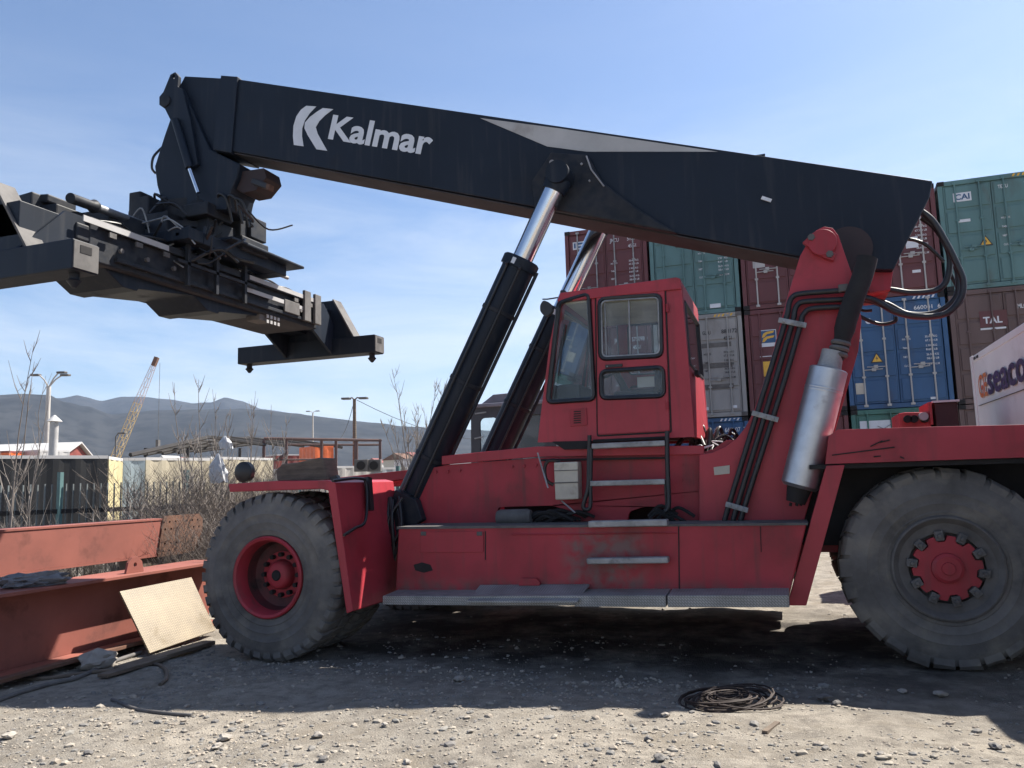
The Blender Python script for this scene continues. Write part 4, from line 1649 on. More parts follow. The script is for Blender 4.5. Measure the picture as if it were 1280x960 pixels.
mb.box((XL + .02, 6.8, ZB0 - .006), (XR - .02, 11.3, ZB0 - .001))
mb.build('belly_plate', M['underside'], spreader)
mb = MB()     # guard frame round the side-shift gear
for y in (8.2, 8.75, 9.35):
    mb.bar((XR + .10, y, ZB0 + .02), (XR + .10, y, 5.15), .05, .05, up=(1, 0, 0))
for zz in (4.98, ZB1 - .2):
    mb.bar((XR + .10, 8.0, zz), (XR + .10, 9.6, zz), .05, .04)
mb.build('guard_bar', M['navy_dusty'], spreader, loose=True)
mb = MB()
mb.tube([(XR + .02, 9.35, 5.0), (XR + .02, 10.15, 5.0)], .045, 14)
mb.tube([(XR + .02, 10.15, 5.0), (XR + .02, 10.5, 5.0)], .028, 12)
mb.build('shift_cylinder', M['wear'], spreader, smooth=40, loose=True)
mb = MB()
for y in (6.95, 7.35, 7.8, 10.6, 11.0):
    mb.box((XR + .066, y, ZB1 - .20), (XR + .085, y + .10, ZB1 - .14))
    mb.cyl((XR + .04, y + .2, ZB0 + .2), (XR + .075, y + .2, ZB0 + .2), .03, 8)
mb.build('bolt', M['greydust'], spreader, loose=True)
mb = MB()
for k in range(6):
    y = 7.0 + .55 * k
    p = Vector((XR - .15 - .05 * (k % 3), y, ZB1 + .04))
    mb.tube(smooth_path([p, p + Vector((.02, .3, .05)), p + Vector((-.04, .6, .02)), p + Vector((.06, 1.0, .04)), p + Vector((.0, 1.4, .02))], 5), .016, 6)
mb.build('hose', M['black'], spreader, smooth=60, loose=True)
mb = MB()
# keel pads and guide shoes under the beam
for px, py in ((143, 398), (250, 419)):
    q = atx(px, py, SX + .3)
    mb = MB()
    mb.sheet([(SX - .42, q.y - .30, ZB0), (SX - .42, q.y, ZB0 - .17), (SX - .42, q.y + .22, ZB0 - .17), (SX - .42, q.y + .24, ZB0 - .14), (SX - .42, q.y + 1.2, ZB0 - .02), (SX - .42, q.y + 1.2, ZB0)], [], (.84, 0, 0))
    mb.build('keel_shoe', M['navy'], spreader, bevel=.01)
mb = MB()
for k in range(8):
    c = Vector((SX + .5, 10.02 + .09 * (k % 4), ZB0 - .05 - .08 * (k // 4)))
    mb.box(c, c + Vector((.012, .05, .05)))
mb.build('perforation', M['lightgrey'], spreader)
# chrome ram and clutter on top of the beam
a, b = at(117, 258, 7.15), at(183, 282, 8.3)
mb = MB()
mb.tube([a, b], .05, 16)
mb.build('side_shift_ram', M['galv'], spreader, smooth=40)
mb = MB()
d = (b - a).normalized()
mb.tube([a - d * .45, a - d * .05, a, a + d * .05], [.06, .06, .085, .07], 18)
mb.tube([b, b + d * .5], [.10, .10], 14)
mb.build('ram_barrel', M['navy_dusty'], spreader, smooth=40, loose=True)
mb = MB()
for (px, py, y, sx_, sy_, sz_) in ((44, 262, 6.75, .14, .15, .15), (72, 254, 6.9, .06, .20, .05), (80, 276, 7.0, .2, .3, .10), (140, 285, 7.8, .25, .3, .14), (108, 300, 6.9, .2, .3, .10),
                                   (176, 262, 8.5, .10, .12, .22), (186, 270, 8.5, .16, .18, .22), (210, 290, 8.6, .25, .3, .18), (262, 300, 8.9, .25, .3, .2), (300, 290, 9.3, .13, .18, .24), (305, 312, 9.3, .22, .3, .10), (290, 268, 9.2, .2, .16, .10)):
    c = at(px, py, y)
    mb.obox(c, (sx_, rnd.uniform(-.04, .04), 0), (0, sy_, 0), (0, 0, sz_))
mb.build('valve_block', M['navy_dusty'], spreader, bevel=.02, loose=True)
mb = MB()
for k in range(46):
    px, py = rnd.uniform(165, 320), rnd.uniform(262, 330)
    y = rnd.uniform(8.1, 9.6)
    a = at(px, py, y)
    b = a + Vector((rnd.uniform(-.5, .5), rnd.uniform(-.6, .6), rnd.uniform(-.35, .25)))
    mid = (a + b) / 2 + Vector((rnd.uniform(-.1, .15), 0, rnd.uniform(-.25, .18)))
    mb.tube(smooth_path([a, mid, b], 6), rnd.choice((.012, .017, .022)), 6)
for px, py in ((185, 262), (196, 258), (205, 262), (275, 258), (288, 260), (296, 264)):
    a = at(px, py, 8.7)
    mb.tube(smooth_path([a, a + Vector((.05, -.1, .13)), a + Vector((.18, -.1, .05)), a + Vector((.2, 0, -.25))], 6), .018, 7)
mb.build('hose', M['black'], spreader, smooth=60, loose=True)
mb = MB()
for k in range(9):
    px, py = rnd.uniform(150, 215), rnd.uniform(270, 318)
    a = at(px, py, 8.0)
    mb.tube(smooth_path([a, a + Vector((rnd.uniform(0, .2), .0, rnd.uniform(-.2, .15))), a + Vector((rnd.uniform(.1, .4), .1, rnd.uniform(-.25, .1)))], 6), .011, 6)
mb.build('grey_wire', M['alu'], spreader, smooth=60, loose=True)
mb = MB()
c = at(175, 338, 7.6)
mb.lathe([(0, -.06), (.085, -.06), (.10, -.03), (.06, .06), (0, .06)], c, 'z', 24)
sl_ = mb.build('work_lamp', M['beige'], spreader, smooth=40)
for i, (a, b, r) in enumerate((((270, 336), (372, 376), .012), ((268, 352), (330, 372), .012))):
    pass
# ------------------------------------------------------------------ stacked containers
def cpaint(name, c, dirt=(0.10, 0.07, 0.055)):
    return mat(name, c, 0.55, c2=tuple(v * .74 for v in c), var_scale=1.1, dirt=dirt, dirt_scale=1.9, dirt_lo=0.55, dirt_hi=0.78, dirt_amt=0.55, stretch=(1, 1, .45), bump=.05, bump_scale=12)
CP = {'maroon': cpaint('maroon_container_paint', (0.125, 0.036, 0.04)), 'teal': cpaint('teal_container_paint', (0.10, 0.20, 0.20)),
      'grey': cpaint('grey_container_paint', (0.29, 0.285, 0.275)), 'blue': cpaint('blue_container_paint', (0.028, 0.095, 0.215)),
      'brown': cpaint('brown_container_paint', (0.12, 0.075, 0.07)), 'green': cpaint('green_container_paint', (0.05, 0.155, 0.125)), 'cream': cpaint('cream_container_paint', (0.42, 0.37, 0.27), (0.2, 0.15, 0.10)),
      'slate': cpaint('slate_blue_container_paint', (0.33, 0.40, 0.43), (0.2, 0.18, 0.15)), 'yellow': cpaint('faded_yellow_container_paint', (0.50, 0.43, 0.24), (0.3, 0.25, 0.18)),
      'black': cpaint('black_container_paint', (0.009, 0.0095, 0.011), (0.016, 0.015, 0.014))}
CW, CH, CL = 2.438, 2.896, 12.19
WALL_Y, WALL_Z, PITCHX, X_FIRST = 22.6, 0.40, 2.51, -5.98

def container(colour, x, y, z, label, lines=(), rod='paint', panels=4, logo=None, tri=None, extra=None, length=CL, group='stacked shipping containers'):
    cp = CP[colour]
    t = empty('shipping_container', (x + CW / 2, y + length / 2, z), label, 'container', group)
    mb = MB()
    # corrugated long sides and roof
    n = int(length / .14)
    for sx in (0, 1):
        xs_ = x + (0.02 if sx == 0 else CW - .02)
        s = 1 if sx == 0 else -1
        vs, fs = [], []
        for i in range(n + 1):
            yy = y + .12 + (length - .24) * i / n
            d = (0, 0, .035, .035)[i % 4] * s
            vs += [(xs_ + d, yy, z + .15), (xs_ + d, yy, z + CH - .1)]
        for i in range(n):
            fs.append((2 * i, 2 * i + 2, 2 * i + 3, 2 * i + 1))
        mb.add(vs, fs)
    mb.box((x + .03, y + .1, z + CH - .09), (x + CW - .03, y + length - .05, z + CH - .05))
    mb.box((x + .06, y + .16, z + .12), (x + CW - .06, y + length - .06, z + .2))
    mb.box((x + .06, y + length - .1, z + .1), (x + CW - .06, y + length - .04, z + CH - .06))
    body = mb.build('body', cp, t, fix=False)
    mb = MB()
    for xx in (x, x + CW - .11):
        for yy in (y + .015, y + length - .12):
            mb.box((xx, yy, z + .11), (xx + .11, yy + .11, z + CH - .11))
    for zz in (z + .005, z + CH - .125):
        for yy in (y + .02, y + length - .12):
            mb.box((x + .11, yy, zz), (x + CW - .11, yy + .10, zz + .12))
        for xx in (x + .004, x + CW - .064):
            mb.box((xx, y + .15, zz), (xx + .06, y + length - .15, zz + .11))
    mb.build('frame', cp, t, bevel=.006)
    for xx in (x, x + CW - .16):
        for zz in (z, z + CH - .118):
            mb = MB()
            mb.box((xx, y, zz), (xx + .16, y + .17, zz + .118))
            cc = mb.build('corner_casting', M['blackdull'] if colour != 'grey' else M['greydust'], t, bevel=.008)
    # doors
    z0, z1 = z + .14, z + CH - .13
    for k in (0, 1):
        xa = x + .12 + k * (CW / 2 - .117)
        xb = xa + CW / 2 - .127
        mb = MB()
        mb.box((xa, y + .06, z0), (xb, y + .10, z1))
        hp = (z1 - z0) / panels
        for i in range(panels):
            # pressed panels: proud fields between recessed ribs
            mb.sheet([(xa + .05, y + .06, z0 + i * hp + .05), (xb - .05, y + .06, z0 + i * hp + .05), (xb - .05, y + .06, z0 + (i + 1) * hp - .05), (xa + .05, y + .06, z0 + (i + 1) * hp - .05)], [], (0, -.028, 0))
        mb.build('door', cp, t, bevel=.012)
        rods = (xa + .27, xb - .27)
        for xr_ in rods:
            mb = MB()
            mb.tube([(xr_, y + .005, z + .07), (xr_, y + .005, z + CH - .07)], .021, 8)
            for zz in (z + .06, z + CH - .12):
                mb.box((xr_ - .05, y - .01, zz), (xr_ + .05, y + .03, zz + .06))
            for f in (.28, .62):
                mb.box((xr_ - .045, y - .012, z + CH * f), (xr_ + .045, y + .03, z + CH * f + .05))
            s = 1 if xr_ == rods[0] else -1
            zz = z + 1.02 + (.0 if s > 0 else .07)
            mb.tube([(xr_, y - .025, zz), (xr_ + s * .46, y - .02, zz + .01)], .013, 6)
            mb.box((xr_ + s * .25 - .05, y - .035, zz - .035), (xr_ + s * .25 + .05, y + .02, zz + .05))
            mb.build('lock_rod', {'paint': cp, 'steel': M['alu'], 'white': M['lightgrey']}[rod], t, smooth=40)
    # hazard stripes near the top right corner and the maker's rating lines
    mb = MB()
    for i in range(5):
        xx = x + CW - .75 + i * .11
        mb.add([(xx, y + .008, z + CH - .10), (xx + .05, y + .008, z + CH - .10), (xx + .09, y + .008, z + CH - .03), (xx + .04, y + .008, z + CH - .03)], [(0, 1, 2, 3)])
    mb.build('hazard_stripes', M['yellow'] if colour in ('teal', 'grey') else M['decal'], t)
    if lines:
        for (s, fx, fz, h, wd) in lines:
            mb = MB()
            put_text(mb, s, (x + CW * fx, y + .022, z + CH * fz), (wd, 0, 0), (0, 0, h), bold=.012)
            mb.build('marking', M['darkmark'] if colour == 'grey' else M['whitemark'], t, fix=False)
    if tri:
        fx, fz, sz = tri
        cx_, cz_ = x + CW * fx, z + CH * fz
        mb = MB()
        mb.xz([(cx_ - sz * .6, cz_ - sz * .5), (cx_ + sz * .6, cz_ - sz * .5), (cx_, cz_ + sz * .55)], y + .012, y + .03)
        a = mb.build('warning_sticker', M['darkmark'], t)
        mb = MB()
        mb.xz([(cx_ - sz * .44, cz_ - sz * .40), (cx_ + sz * .44, cz_ - sz * .40), (cx_, cz_ + sz * .38)], y + .008, y + .012)
        b = mb.build('yellow_field', M['yellow'], a)
        mb = MB()
        mb.xz([(cx_ - sz * .05, cz_ - sz * .3), (cx_ + sz * .12, cz_ - sz * .02), (cx_ - sz * .02, cz_ - sz * .02), (cx_ + sz * .06, cz_ + sz * .2), (cx_ - sz * .12, cz_ - sz * .08), (cx_, cz_ - sz * .08)], y + .005, y + .008)
        mb.build('bolt_symbol', M['darkmark'], a)
    if extra:
        extra(t, x, y, z)
    return t

def patch(t, x, y, z, fx0, fz0, fx1, fz1, m, name='sticker', off=.02):
    mb = MB()
    mb.box((x + CW * fx0, y + off, z + CH * fz0), (x + CW * fx1, y + .034, z + CH * fz1))
    return mb.build(name, m, t)

RATE = [('MAX. GROSS', .56, .60, .045, .20), ('30.480 KG', .78, .61, .05, .28), ('67.200 LB', .78, .575, .05, .28), ('TARE', .56, .52, .05, .12), ('3.900 KG', .78, .53, .05, .26), ('8.600 LB', .78, .495, .05, .26),
        ('NET', .56, .44, .05, .10), ('26.580 KG', .78, .45, .05, .28), ('58.600 LB', .78, .415, .05, .28), ('CU.CAP', .56, .36, .05, .16), ('76.4 CU.M', .78, .365, .05, .28)]
def rate(*more): return list(more) + RATE

def ex_maroon_a(t, x, y, z):
    patch(t, x, y, z, .10, .80, .32, .88, M['decal'], 'owner_plate')
    mb = MB()
    mb.box((x + CW * .115, y + .016, z + CH * .815), (x + CW * .135, y + .02, z + CH * .868))
    mb.xz([(x + CW * .15, z + CH * .845), (x + CW * .31, z + CH * .862), (x + CW * .31, z + CH * .868), (x + CW * .15, z + CH * .868)], y + .016, y + .02)
    mb.box((x + CW * .15, y + .016, z + CH * .815), (x + CW * .30, y + .02, z + CH * .832))
    mb.build('owner_mark', CP['blue'], t)
def ex_teal_a(t, x, y, z):
    patch(t, x, y, z, .15, .80, .27, .825, M['decal'], 'paper_label')
    patch(t, x, y, z, .66, .055, .78, .095, M['decal'], 'paper_label')
def ex_maroon_b(t, x, y, z):
    patch(t, x, y, z, .13, .40, .26, .53, M['lightgrey'], 'paper_label')
def ex_maroon_c(t, x, y, z):
    patch(t, x, y, z, .68, .43, .80, .53, M['decal'], 'paper_label')
    patch(t, x, y, z, .72, .20, .80, .225, M['decal'], 'paper_label')
def ex_teal_b(t, x, y, z):
    patch(t, x, y, z, .14, .80, .31, .88, M['decal'], 'owner_plate')
    mb = MB()
    put_text(mb, 'CAI', (x + CW * .155, y + .016, z + CH * .817), (.34, 0, 0), (0, 0, .14), bold=.03)
    mb.build('owner_mark', CP['blue'], t, fix=False)
    patch(t, x, y, z, .16, .61, .28, .635, M['decal'], 'paper_label')
def ex_grey(t, x, y, z):
    for f in (.27, .47, .67):
        for a, b in ((.13, .44), (.54, .87)):
            patch(t, x, y, z, a, f, b, f + .045, M['greydust'], 'vent_band', .025)
    patch(t, x, y, z, .52, .07, .58, .10, M['decal'], 'paper_label')
    patch(t, x, y, z, .84, .08, .89, .105, M['decal'], 'paper_label')
def ex_maroon_f(t, x, y, z):
    patch(t, x, y, z, .15, .64, .33, .80, M['decal'], 'owner_plate')
    mb = MB()
    mb.box((x + CW * .157, y + .015, z + CH * .675), (x + CW * .323, y + .02, z + CH * .793))
    mb.build('owner_field', CP['blue'], t)
    mb = MB()
    X0, Z0 = x + CW * .175, z + CH * .685
    for dz in (.0, .13):
        mb.xz([(X0, Z0 + dz), (X0 + .04, Z0 + .10 + dz), (X0 + .13, Z0 + .15 + dz), (X0 + .33, Z0 + .17 + dz), (X0 + .30, Z0 + .11 + dz), (X0 + .14, Z0 + .085 + dz), (X0 + .06, Z0 + dz)], y + .01, y + .015)
    mb.build('owner_mark', M['yellow'], t)
    patch(t, x, y, z, .14, .545, .34, .552, M['decal'], 'stripe')
    patch(t, x, y, z, .16, .36, .35, .50, M['yellow'], 'notice')
def ex_blue(t, x, y, z):
    mb = MB()
    c = Vector((x + CW * .25, y + .02, z + CH * .80))
    mb.lathe([(0, 0), (.075, 0)], c, 'y', 18)
    mb.build('round_mark', M['decal'], t)
    patch(t, x, y, z, .04, .60, .13, .62, M['decal'], 'paper_label')
    patch(t, x, y, z, .07, .14, .17, .24, M['beige'], 'paper_label')
    patch(t, x, y, z, .78, .06, .83, .08, M['decal'], 'paper_label')
def ex_brown(t, x, y, z):
    patch(t, x, y, z, .27, .66, .52, .80, CP['maroon'], 'owner_plate')
    mb = MB()
    put_text(mb, 'TAL', (x + CW * .30, y + .015, z + CH * .69), (.42, 0, 0), (0, 0, .16), bold=.03)
    mb.build('owner_mark', M['decal'], t, fix=False)
    patch(t, x, y, z, .27, .635, .50, .65, M['decal'], 'stripe')
def ex_green(t, x, y, z):
    patch(t, x, y, z, .08, .74, .44, .90, M['decal'], 'placard')
    mb = MB()
    mb.bar((x + CW * .22, y + .01, z + CH * .78), (x + CW * .40, y + .01, z + CH * .87), .008, .03, up=(0, 1, 0))
    mb.bar((x + CW * .25, y + .01, z + CH * .85), (x + CW * .38, y + .01, z + CH * .79), .008, .03, up=(0, 1, 0))
    mb.build('placard_mark', M['darkmark'], t)

def spot(c, r): return X_FIRST + c * PITCHX, WALL_Y + rnd.uniform(-.03, .05), WALL_Z + r * (CH + .012)
# topmost row
container('maroon', *spot(0, 2), 'maroon shipping container with white number 515998, leftmost in the top row of the stack', rate(('JMCU', .56, .83, .11, .27), ('515998  0', .77, .83, .11, .50), ('45G1', .78, .755, .10, .23)), rod='steel', extra=ex_maroon_a)
container('teal', *spot(1, 2), 'teal shipping container with yellow warning triangle standing on the grey container', rate(('CAXU', .56, .885, .08, .2), ('804571 2', .78, .885, .08, .4), ('45G1', .80, .83, .08, .18)), tri=(.37, .74, .26), extra=ex_teal_a)
container('maroon', *spot(2, 2), 'maroon shipping container with pale lock rods standing on the yellow label one', RATE, rod='white', extra=ex_maroon_b)
container('maroon', *spot(3, 2), 'maroon shipping container behind the boom tail and hoses, above the blue one', rate(('JMCU', .56, .80, .12, .27), ('42  2', .72, .80, .12, .28), ('45G1', .78, .72, .11, .23)), rod='white', extra=ex_maroon_c)
container('teal', *spot(4, 2), 'teal shipping container with CAI plate, rightmost at the top of the stack', rate(('TEXU', .56, .875, .09, .22), ('782146 5', .80, .875, .09, .4), ('45G1', .82, .81, .09, .18)), tri=(.40, .42, .26), extra=ex_teal_b)
# middle row
container('maroon', *spot(0, 1), 'maroon shipping container seen through the cab windows, below the leftmost top one', rate(('JMCU', .56, .80, .12, .27), ('575098  0', .77, .80, .12, .50), ('45G1', .78, .72, .11, .23)), rod='steel')
container('grey', *spot(1, 1), 'pale grey shipping container with dark lettering just right of the cab', rate(('GLDU', .56, .80, .10, .22), ('888172', .77, .80, .11, .42), ('45G1', .79, .735, .10, .22)), panels=4, extra=ex_grey)
container('maroon', *spot(2, 1), 'maroon shipping container with blue and yellow emblem between cab and boom tower', RATE, rod='paint', extra=ex_maroon_f)
container('blue', *spot(3, 1), 'bright blue shipping container numbered 660041 right of the boom tower', rate(('HNSU', .50, .868, .10, .26), ('660041  6', .70, .868, .10, .62), ('45G1', .80, .80, .08, .18)), rod='white', tri=(.30, .46, .26), extra=ex_blue)
container('brown', *spot(4, 1), 'dull brown shipping container with TAL plate beside the blue one', rate(('MLCU', .62, .80, .11, .27), ('410926 7', .80, .80, .09, .4)), tri=(.42, .26, .22), extra=ex_brown)
# bottom row
container('brown', *spot(0, 0), 'brown shipping container at the foot of the leftmost stack, hidden behind the cab')
container('blue', *spot(1, 0), 'dark blue shipping container under the pale grey one', rate(('HNSU', .56, .86, .11, .24), ('661207  3', .74, .86, .12, .55)), rod='paint')
container('maroon', *spot(2, 0), 'maroon shipping container on the ground behind the boom tower foot')
container('green', *spot(3, 0), 'green shipping container with white placard under the blue one', RATE, extra=ex_green)
container('brown', *spot(4, 0), 'brown shipping container at the foot of the rightmost stack')

# ------------------------------------------------------------------ white container on a skeletal trailer, right
XT, YT0, YT1, ZT0, ZT1 = 2.94, 2.9, 15.09, .97, 3.56
t = empty('freight_container', (XT + 1.22, 9.0, ZT0), 'white freight container with large purple lettering standing on a trailer at the right edge', 'container')
mb = MB()
mb.box((XT + .02, YT0 + .1, ZT0 + .1), (XT + 2.42, YT1 - .1, ZT1 - .04))
mb.build('body', M['white'], t)
mb = MB()
for xx in (XT, XT + 2.29):
    for yy in (YT0, YT1 - .15):
        mb.box((xx, yy, ZT0), (xx + .15, yy + .15, ZT1))
    for zz in (ZT0, ZT1 - .12):
        mb.box((xx + .008, YT0 + .15, zz + .002), (xx + .14, YT1 - .15, zz + .11))
for zz in (ZT0, ZT1 - .12):
    for yy in (YT0 + .01, YT1 - .14):
        mb.box((XT + .15, yy, zz + .002), (XT + 2.29, yy + .12, zz + .11))
mb.build('frame', M['white'], t, bevel=.012)
mb = MB()
for k in range(3):
    mb.box((XT - .003, YT0 + .3, ZT0 + .5 + k * .62), (XT + .03, YT1 - .3, ZT0 + .505 + k * .62))
mb.build('panel_seam', M['greydust'], t)
o = atx(1224.5, 497.5, XT - .004)
e = atx(1284, 481, XT - .004)
u = atx(1225.5, 469, XT - .004) - o
u.y = 0
run = e - o
run.z = 0
mb = MB()
put_text(mb, 'GE', o, run * .21, u, bold=.022)
M['logo_red'] = mat('red_vinyl', (0.55, 0.10, 0.06), 0.5, c2=(0.62, 0.25, 0.06), var_scale=3)
M['logo_purple'] = mat('purple_vinyl', (0.065, 0.035, 0.11), 0.5)
mb.build('lettering', M['logo_red'], t, fix=False)
mb = MB()
put_text(mb, 'seaco', o + run * .225, run * .78, u * 1.25, bold=.022)
mb.build('lettering', M['logo_purple'], t, fix=False)
mb = MB()
for k in range(2):
    a = Vector((XT - .004, YT1 - .3 - k * .2, ZT1 - .09))
    mb.box(a, a + Vector((.01, -.12, .04)))
mb.build('corner_mark', M['darkmark'], t)
t = empty('semi_trailer', (XT + 1.22, 9.0, 0), 'low skeletal trailer under the white freight container', 'trailer')
mb = MB()
for xx in (XT + .65, XT + 1.65):
    mb.box((xx, YT0, .72), (xx + .16, YT1, .94))
for yy in (YT0, 5.9, 9.0, 12.0, YT1 - .2):
    mb.box((XT + .03, yy, .78), (XT + 2.41, yy + .2, .965))
mb.build('frame', M['blackdull'], t)
for yy in (11.2, 12.4, 13.6):
    for xx in (XT + .05, XT + 1.95):
        mb = MB()
        gz = ground_z(XT + 1, yy)
        mb.tube([(xx, yy, gz + .36), (xx + .06, yy, gz + .36), (xx + .38, yy, gz + .36), (xx + .44, yy, gz + .36)], [.32, .37, .37, .32], 28)
        mb.build('wheel', M['tyre'], t, smooth=40)
for xx in (XT + .5, XT + 1.8):
    mb = MB()
    mb.box((xx, 6.0, ground_z(xx, 6.0) - .02), (xx + .14, 6.14, .75))
    mb.build('landing_leg', M['blackdull'], t)

# ------------------------------------------------------------------ machines parked between
t = empty('parked_loader', (-5.5, 16.6, 0), 'dark loader with boxy glazed cab parked behind the lift cylinders', 'loader')
Lx0, Lx1, Ly, Lz0, Lz1 = -6.45, -4.55, 15.9, 1.9, 3.30
M['loader'] = mat('charcoal_paint', (0.05, 0.05, 0.06), 0.5, c2=(0.035, 0.035, 0.042), dirt=(0.12, 0.11, 0.10), dirt_amt=.4)
mb = MB()
outer = [(Lx0, Ly, Lz0), (Lx1, Ly, Lz0), (Lx1, Ly, Lz1), (Lx0 + .1, Ly, Lz1), (Lx0 + .02, Ly, Lz1 - .15)]
def rq3(x0, z0, x1, z1): return [(p[0], Ly, p[1]) for p in rrect(x0, z0, x1, z1, .1)]
wl_ = [rq3(Lx0 + .22, Lz0 + .18, Lx0 + .62, Lz1 - .22), rq3(Lx0 + .75, Lz0 + .12, Lx0 + 1.65, Lz1 - .2)]
mb.sheet(outer, wl_, (0, .06, 0))
o2 = [Vector(p) + Vector((0, 1.5, 0)) for p in outer]
mb.sheet(o2, [], (0, .06, 0))
mb.box((Lx0, Ly + .06, Lz0), (Lx0 + .05, Ly + 1.5, Lz0 + .4))
mb.box((Lx0, Ly + .06, Lz0), (Lx1, Ly + 1.5, Lz0 + .05))
mb.box((Lx1 - .05, Ly + .06, Lz0), (Lx1, Ly + 1.5, Lz1 - .002))
lc = mb.build('cab', M['loader'], t)
mb = MB()
mb.box((Lx0 - .05, Ly - .08, Lz1), (Lx1 + .05, Ly + 1.64, Lz1 + .08))
mb.sheet([(Lx0 + .2, Ly + .1, Lz1 + .08), (Lx1, Ly + .1, Lz1 + .08), (Lx1, Ly + .1, Lz1 + .32), (Lx0 + .5, Ly + .1, Lz1 + .28)], [], (0, 1.2, 0))
mb.build('roof', mat('dusty_mauve_roof', (0.20, 0.19, 0.22), .6), lc, bevel=.02)
mb = MB()
for q in wl_: mb.add([Vector(p) + Vector((0, .03, 0)) for p in q], [tuple(range(len(q)))])
mb.build('window', M['glass'], lc, fix=False)
mb = MB()
mb.box((Lx0 + .25, Ly + .5, Lz0 + .1), (Lx0 + .6, Ly + .9, Lz0 + .75))
mb.box((Lx0 + .95, Ly + .6, Lz0 + .05), (Lx0 + 1.25, Ly + .9, Lz0 + .5))
mb.build('seat', M['lightgrey'], lc, bevel=.05)
mb = MB()
mb.bar((Lx0 + .12, Ly - .01, Lz1 - .12), (Lx0 + .38, Ly - .01, Lz1 - .10), .02, .03)
mb.bar((Lx0 + .1, Ly - .02, Lz0 + .75), (Lx0 + .3, Ly - .02, Lz0 + .78), .02, .03)
mb.build('handle', M['alu'], lc)
mb = MB()
mb.box((-7.4, Ly - .1, .75), (-3.4, 17.6, 1.9))
mb.box((-3.6, Ly + .1, 1.88), (-2.2, 17.3, 2.15))
mb.build('body', M['loader'], t, bevel=.05)
for xx in (-6.6, -3.6):
    for yy in (15.4, 17.5):
        mb = MB()
        g = ground_z(xx, yy)
        mb.tube([(xx, yy, g + .75), (xx, yy + .08, g + .75), (xx, yy + .42, g + .75), (xx, yy + .5, g + .75)], [.66, .75, .75, .66], 32)
        mb.build('wheel', M['tyre'], t, smooth=40)

t = empty('engine_unit', (1.9, 13.2, 0), 'bright red engine with dark housing standing behind the rear deck', 'engine')
E0 = 12.9
M['redeng'] = mat('bright_red_enamel', (0.55, 0.035, 0.04), .35, c2=(.45, .03, .035), dirt=(0.05, .03, .03), dirt_amt=.5)
gz = ground_z(1.9, 13.2)
mb = MB()
a, b = at(1123, 517, E0), at(1163, 516, E0)
mb.sheet([a, at(1131, 515.5, E0), at(1160, 515, E0), b, Vector((b.x, E0, gz + .5)), Vector((a.x, E0, gz + .5))], [], (0, .9, 0))
mb.build('engine_block', M['redeng'], t, bevel=.02)
mb = MB()
for px in (1134, 1142, 1155):
    c = at(px, 524, E0)
    mb.cyl(c, c - Vector((0, .08, 0)), .055, 14)
mb.build('port_cover', M['blackdull'], t, smooth=40)
mb = MB()
c = at(1153, 521, E0)
mb.cyl(c, c - Vector((0, .14, 0)), .06, 16)
mb.build('filter', M['lightgrey'], t, smooth=40)
mb = MB()
a, b = at(1160, 503, E0), at(1166, 531, E0)
mb.box((a.x, E0 - .06, b.z), (b.x, E0 + .9, a.z))
mb.build('red_frame', M['redeng'], t)
mb = MB()
a, b = at(1167, 504, E0), at(1199, 531, E0)
mb.box((a.x, E0 - .04, gz + .5), (b.x, E0 + .9, a.z))
mb.build('housing', mat('dark_red_grime', (0.06, .02, .02), .6), t, bevel=.015)
mb = MB()
mb.box((a.x - .02, E0 - .08, a.z + .002), (b.x + .02, E0 + .92, a.z + .03))
mb.build('lid', M['white'], t)
mb = MB()
for xx in (1.6, 2.25):
    mb.box((xx - .08, E0, gz - .03), (xx + .08, E0 + .8, gz + .5))
mb.build('skid', M['blackdull'], t)

# ------------------------------------------------------------------ steel beams, plates and timber, left
t = empty('steel_girder', (-8.7, 7.6, .81), 'salmon primed steel girder with perforated end plate, raised on timber blocks by the fence', 'girder')
mb = MB()
XA = -8.5
mb.box((XA - .02, 3.6, .84), (XA, 9.32, 1.31))
mb.box((XA - .42, 3.6, 1.312), (XA + .01, 9.32, 1.335))
mb.box((XA - .42, 3.6, .812), (XA + .01, 9.32, .838))
mb.box((XA - .42, 3.6, .84), (XA - .40, 9.32, 1.31))
mb.build('web', M['primer'], t)
mb = MB()
y0, y1, z0, z1 = 9.15, 10.05, .80, 1.37
holes = []
for i in range(7):
    for j in range(5):
        if j == 2: continue
        if i == 3: continue
        cy_, cz_ = y0 + .10 + i * .115 + (.03 if j % 2 else 0), z0 + .08 + j * .10
        holes.append([(XA + .022, cy_ + .018 * math.cos(k * math.pi / 4), cz_ + .018 * math.sin(k * math.pi / 4)) for k in range(8)])
mb.sheet([(XA + .022, y0, z0), (XA + .022, y1 - .05, z0 + .02), (XA + .022, y1, z0 + .12), (XA + .022, y1, z1 - .08), (XA + .022, y1 - .08, z1), (XA + .022, y0 + .1, z1)], holes, (-.02, 0, 0))
mb.build('splice_plate', M['rust'], t)
for yy, lab in ((5.2, 'dark timber block under the far left end of the raised girder'), (8.9, 'dark timber block under the splice end of the raised girder')):
    mb = MB()
    for k in range(3):
        if k % 2: mb.box((XA - .45, yy - .28, ground_z(XA, yy) - .02 + k * .275), (XA - .02, yy - .02, ground_z(XA, yy) - .02 + (k + 1) * .272))
        mb.box((XA - .42, yy, ground_z(XA, yy) - .02 + k * .275), (XA - .03, yy + .3, min(.81, ground_z(XA, yy) - .02 + (k + 1) * .272)))
    tag(mb.build('timber_block', M['wood'], None, (XA - .2, yy, 0), bevel=.015), lab, 'timber', 'timber blocks under the girder')

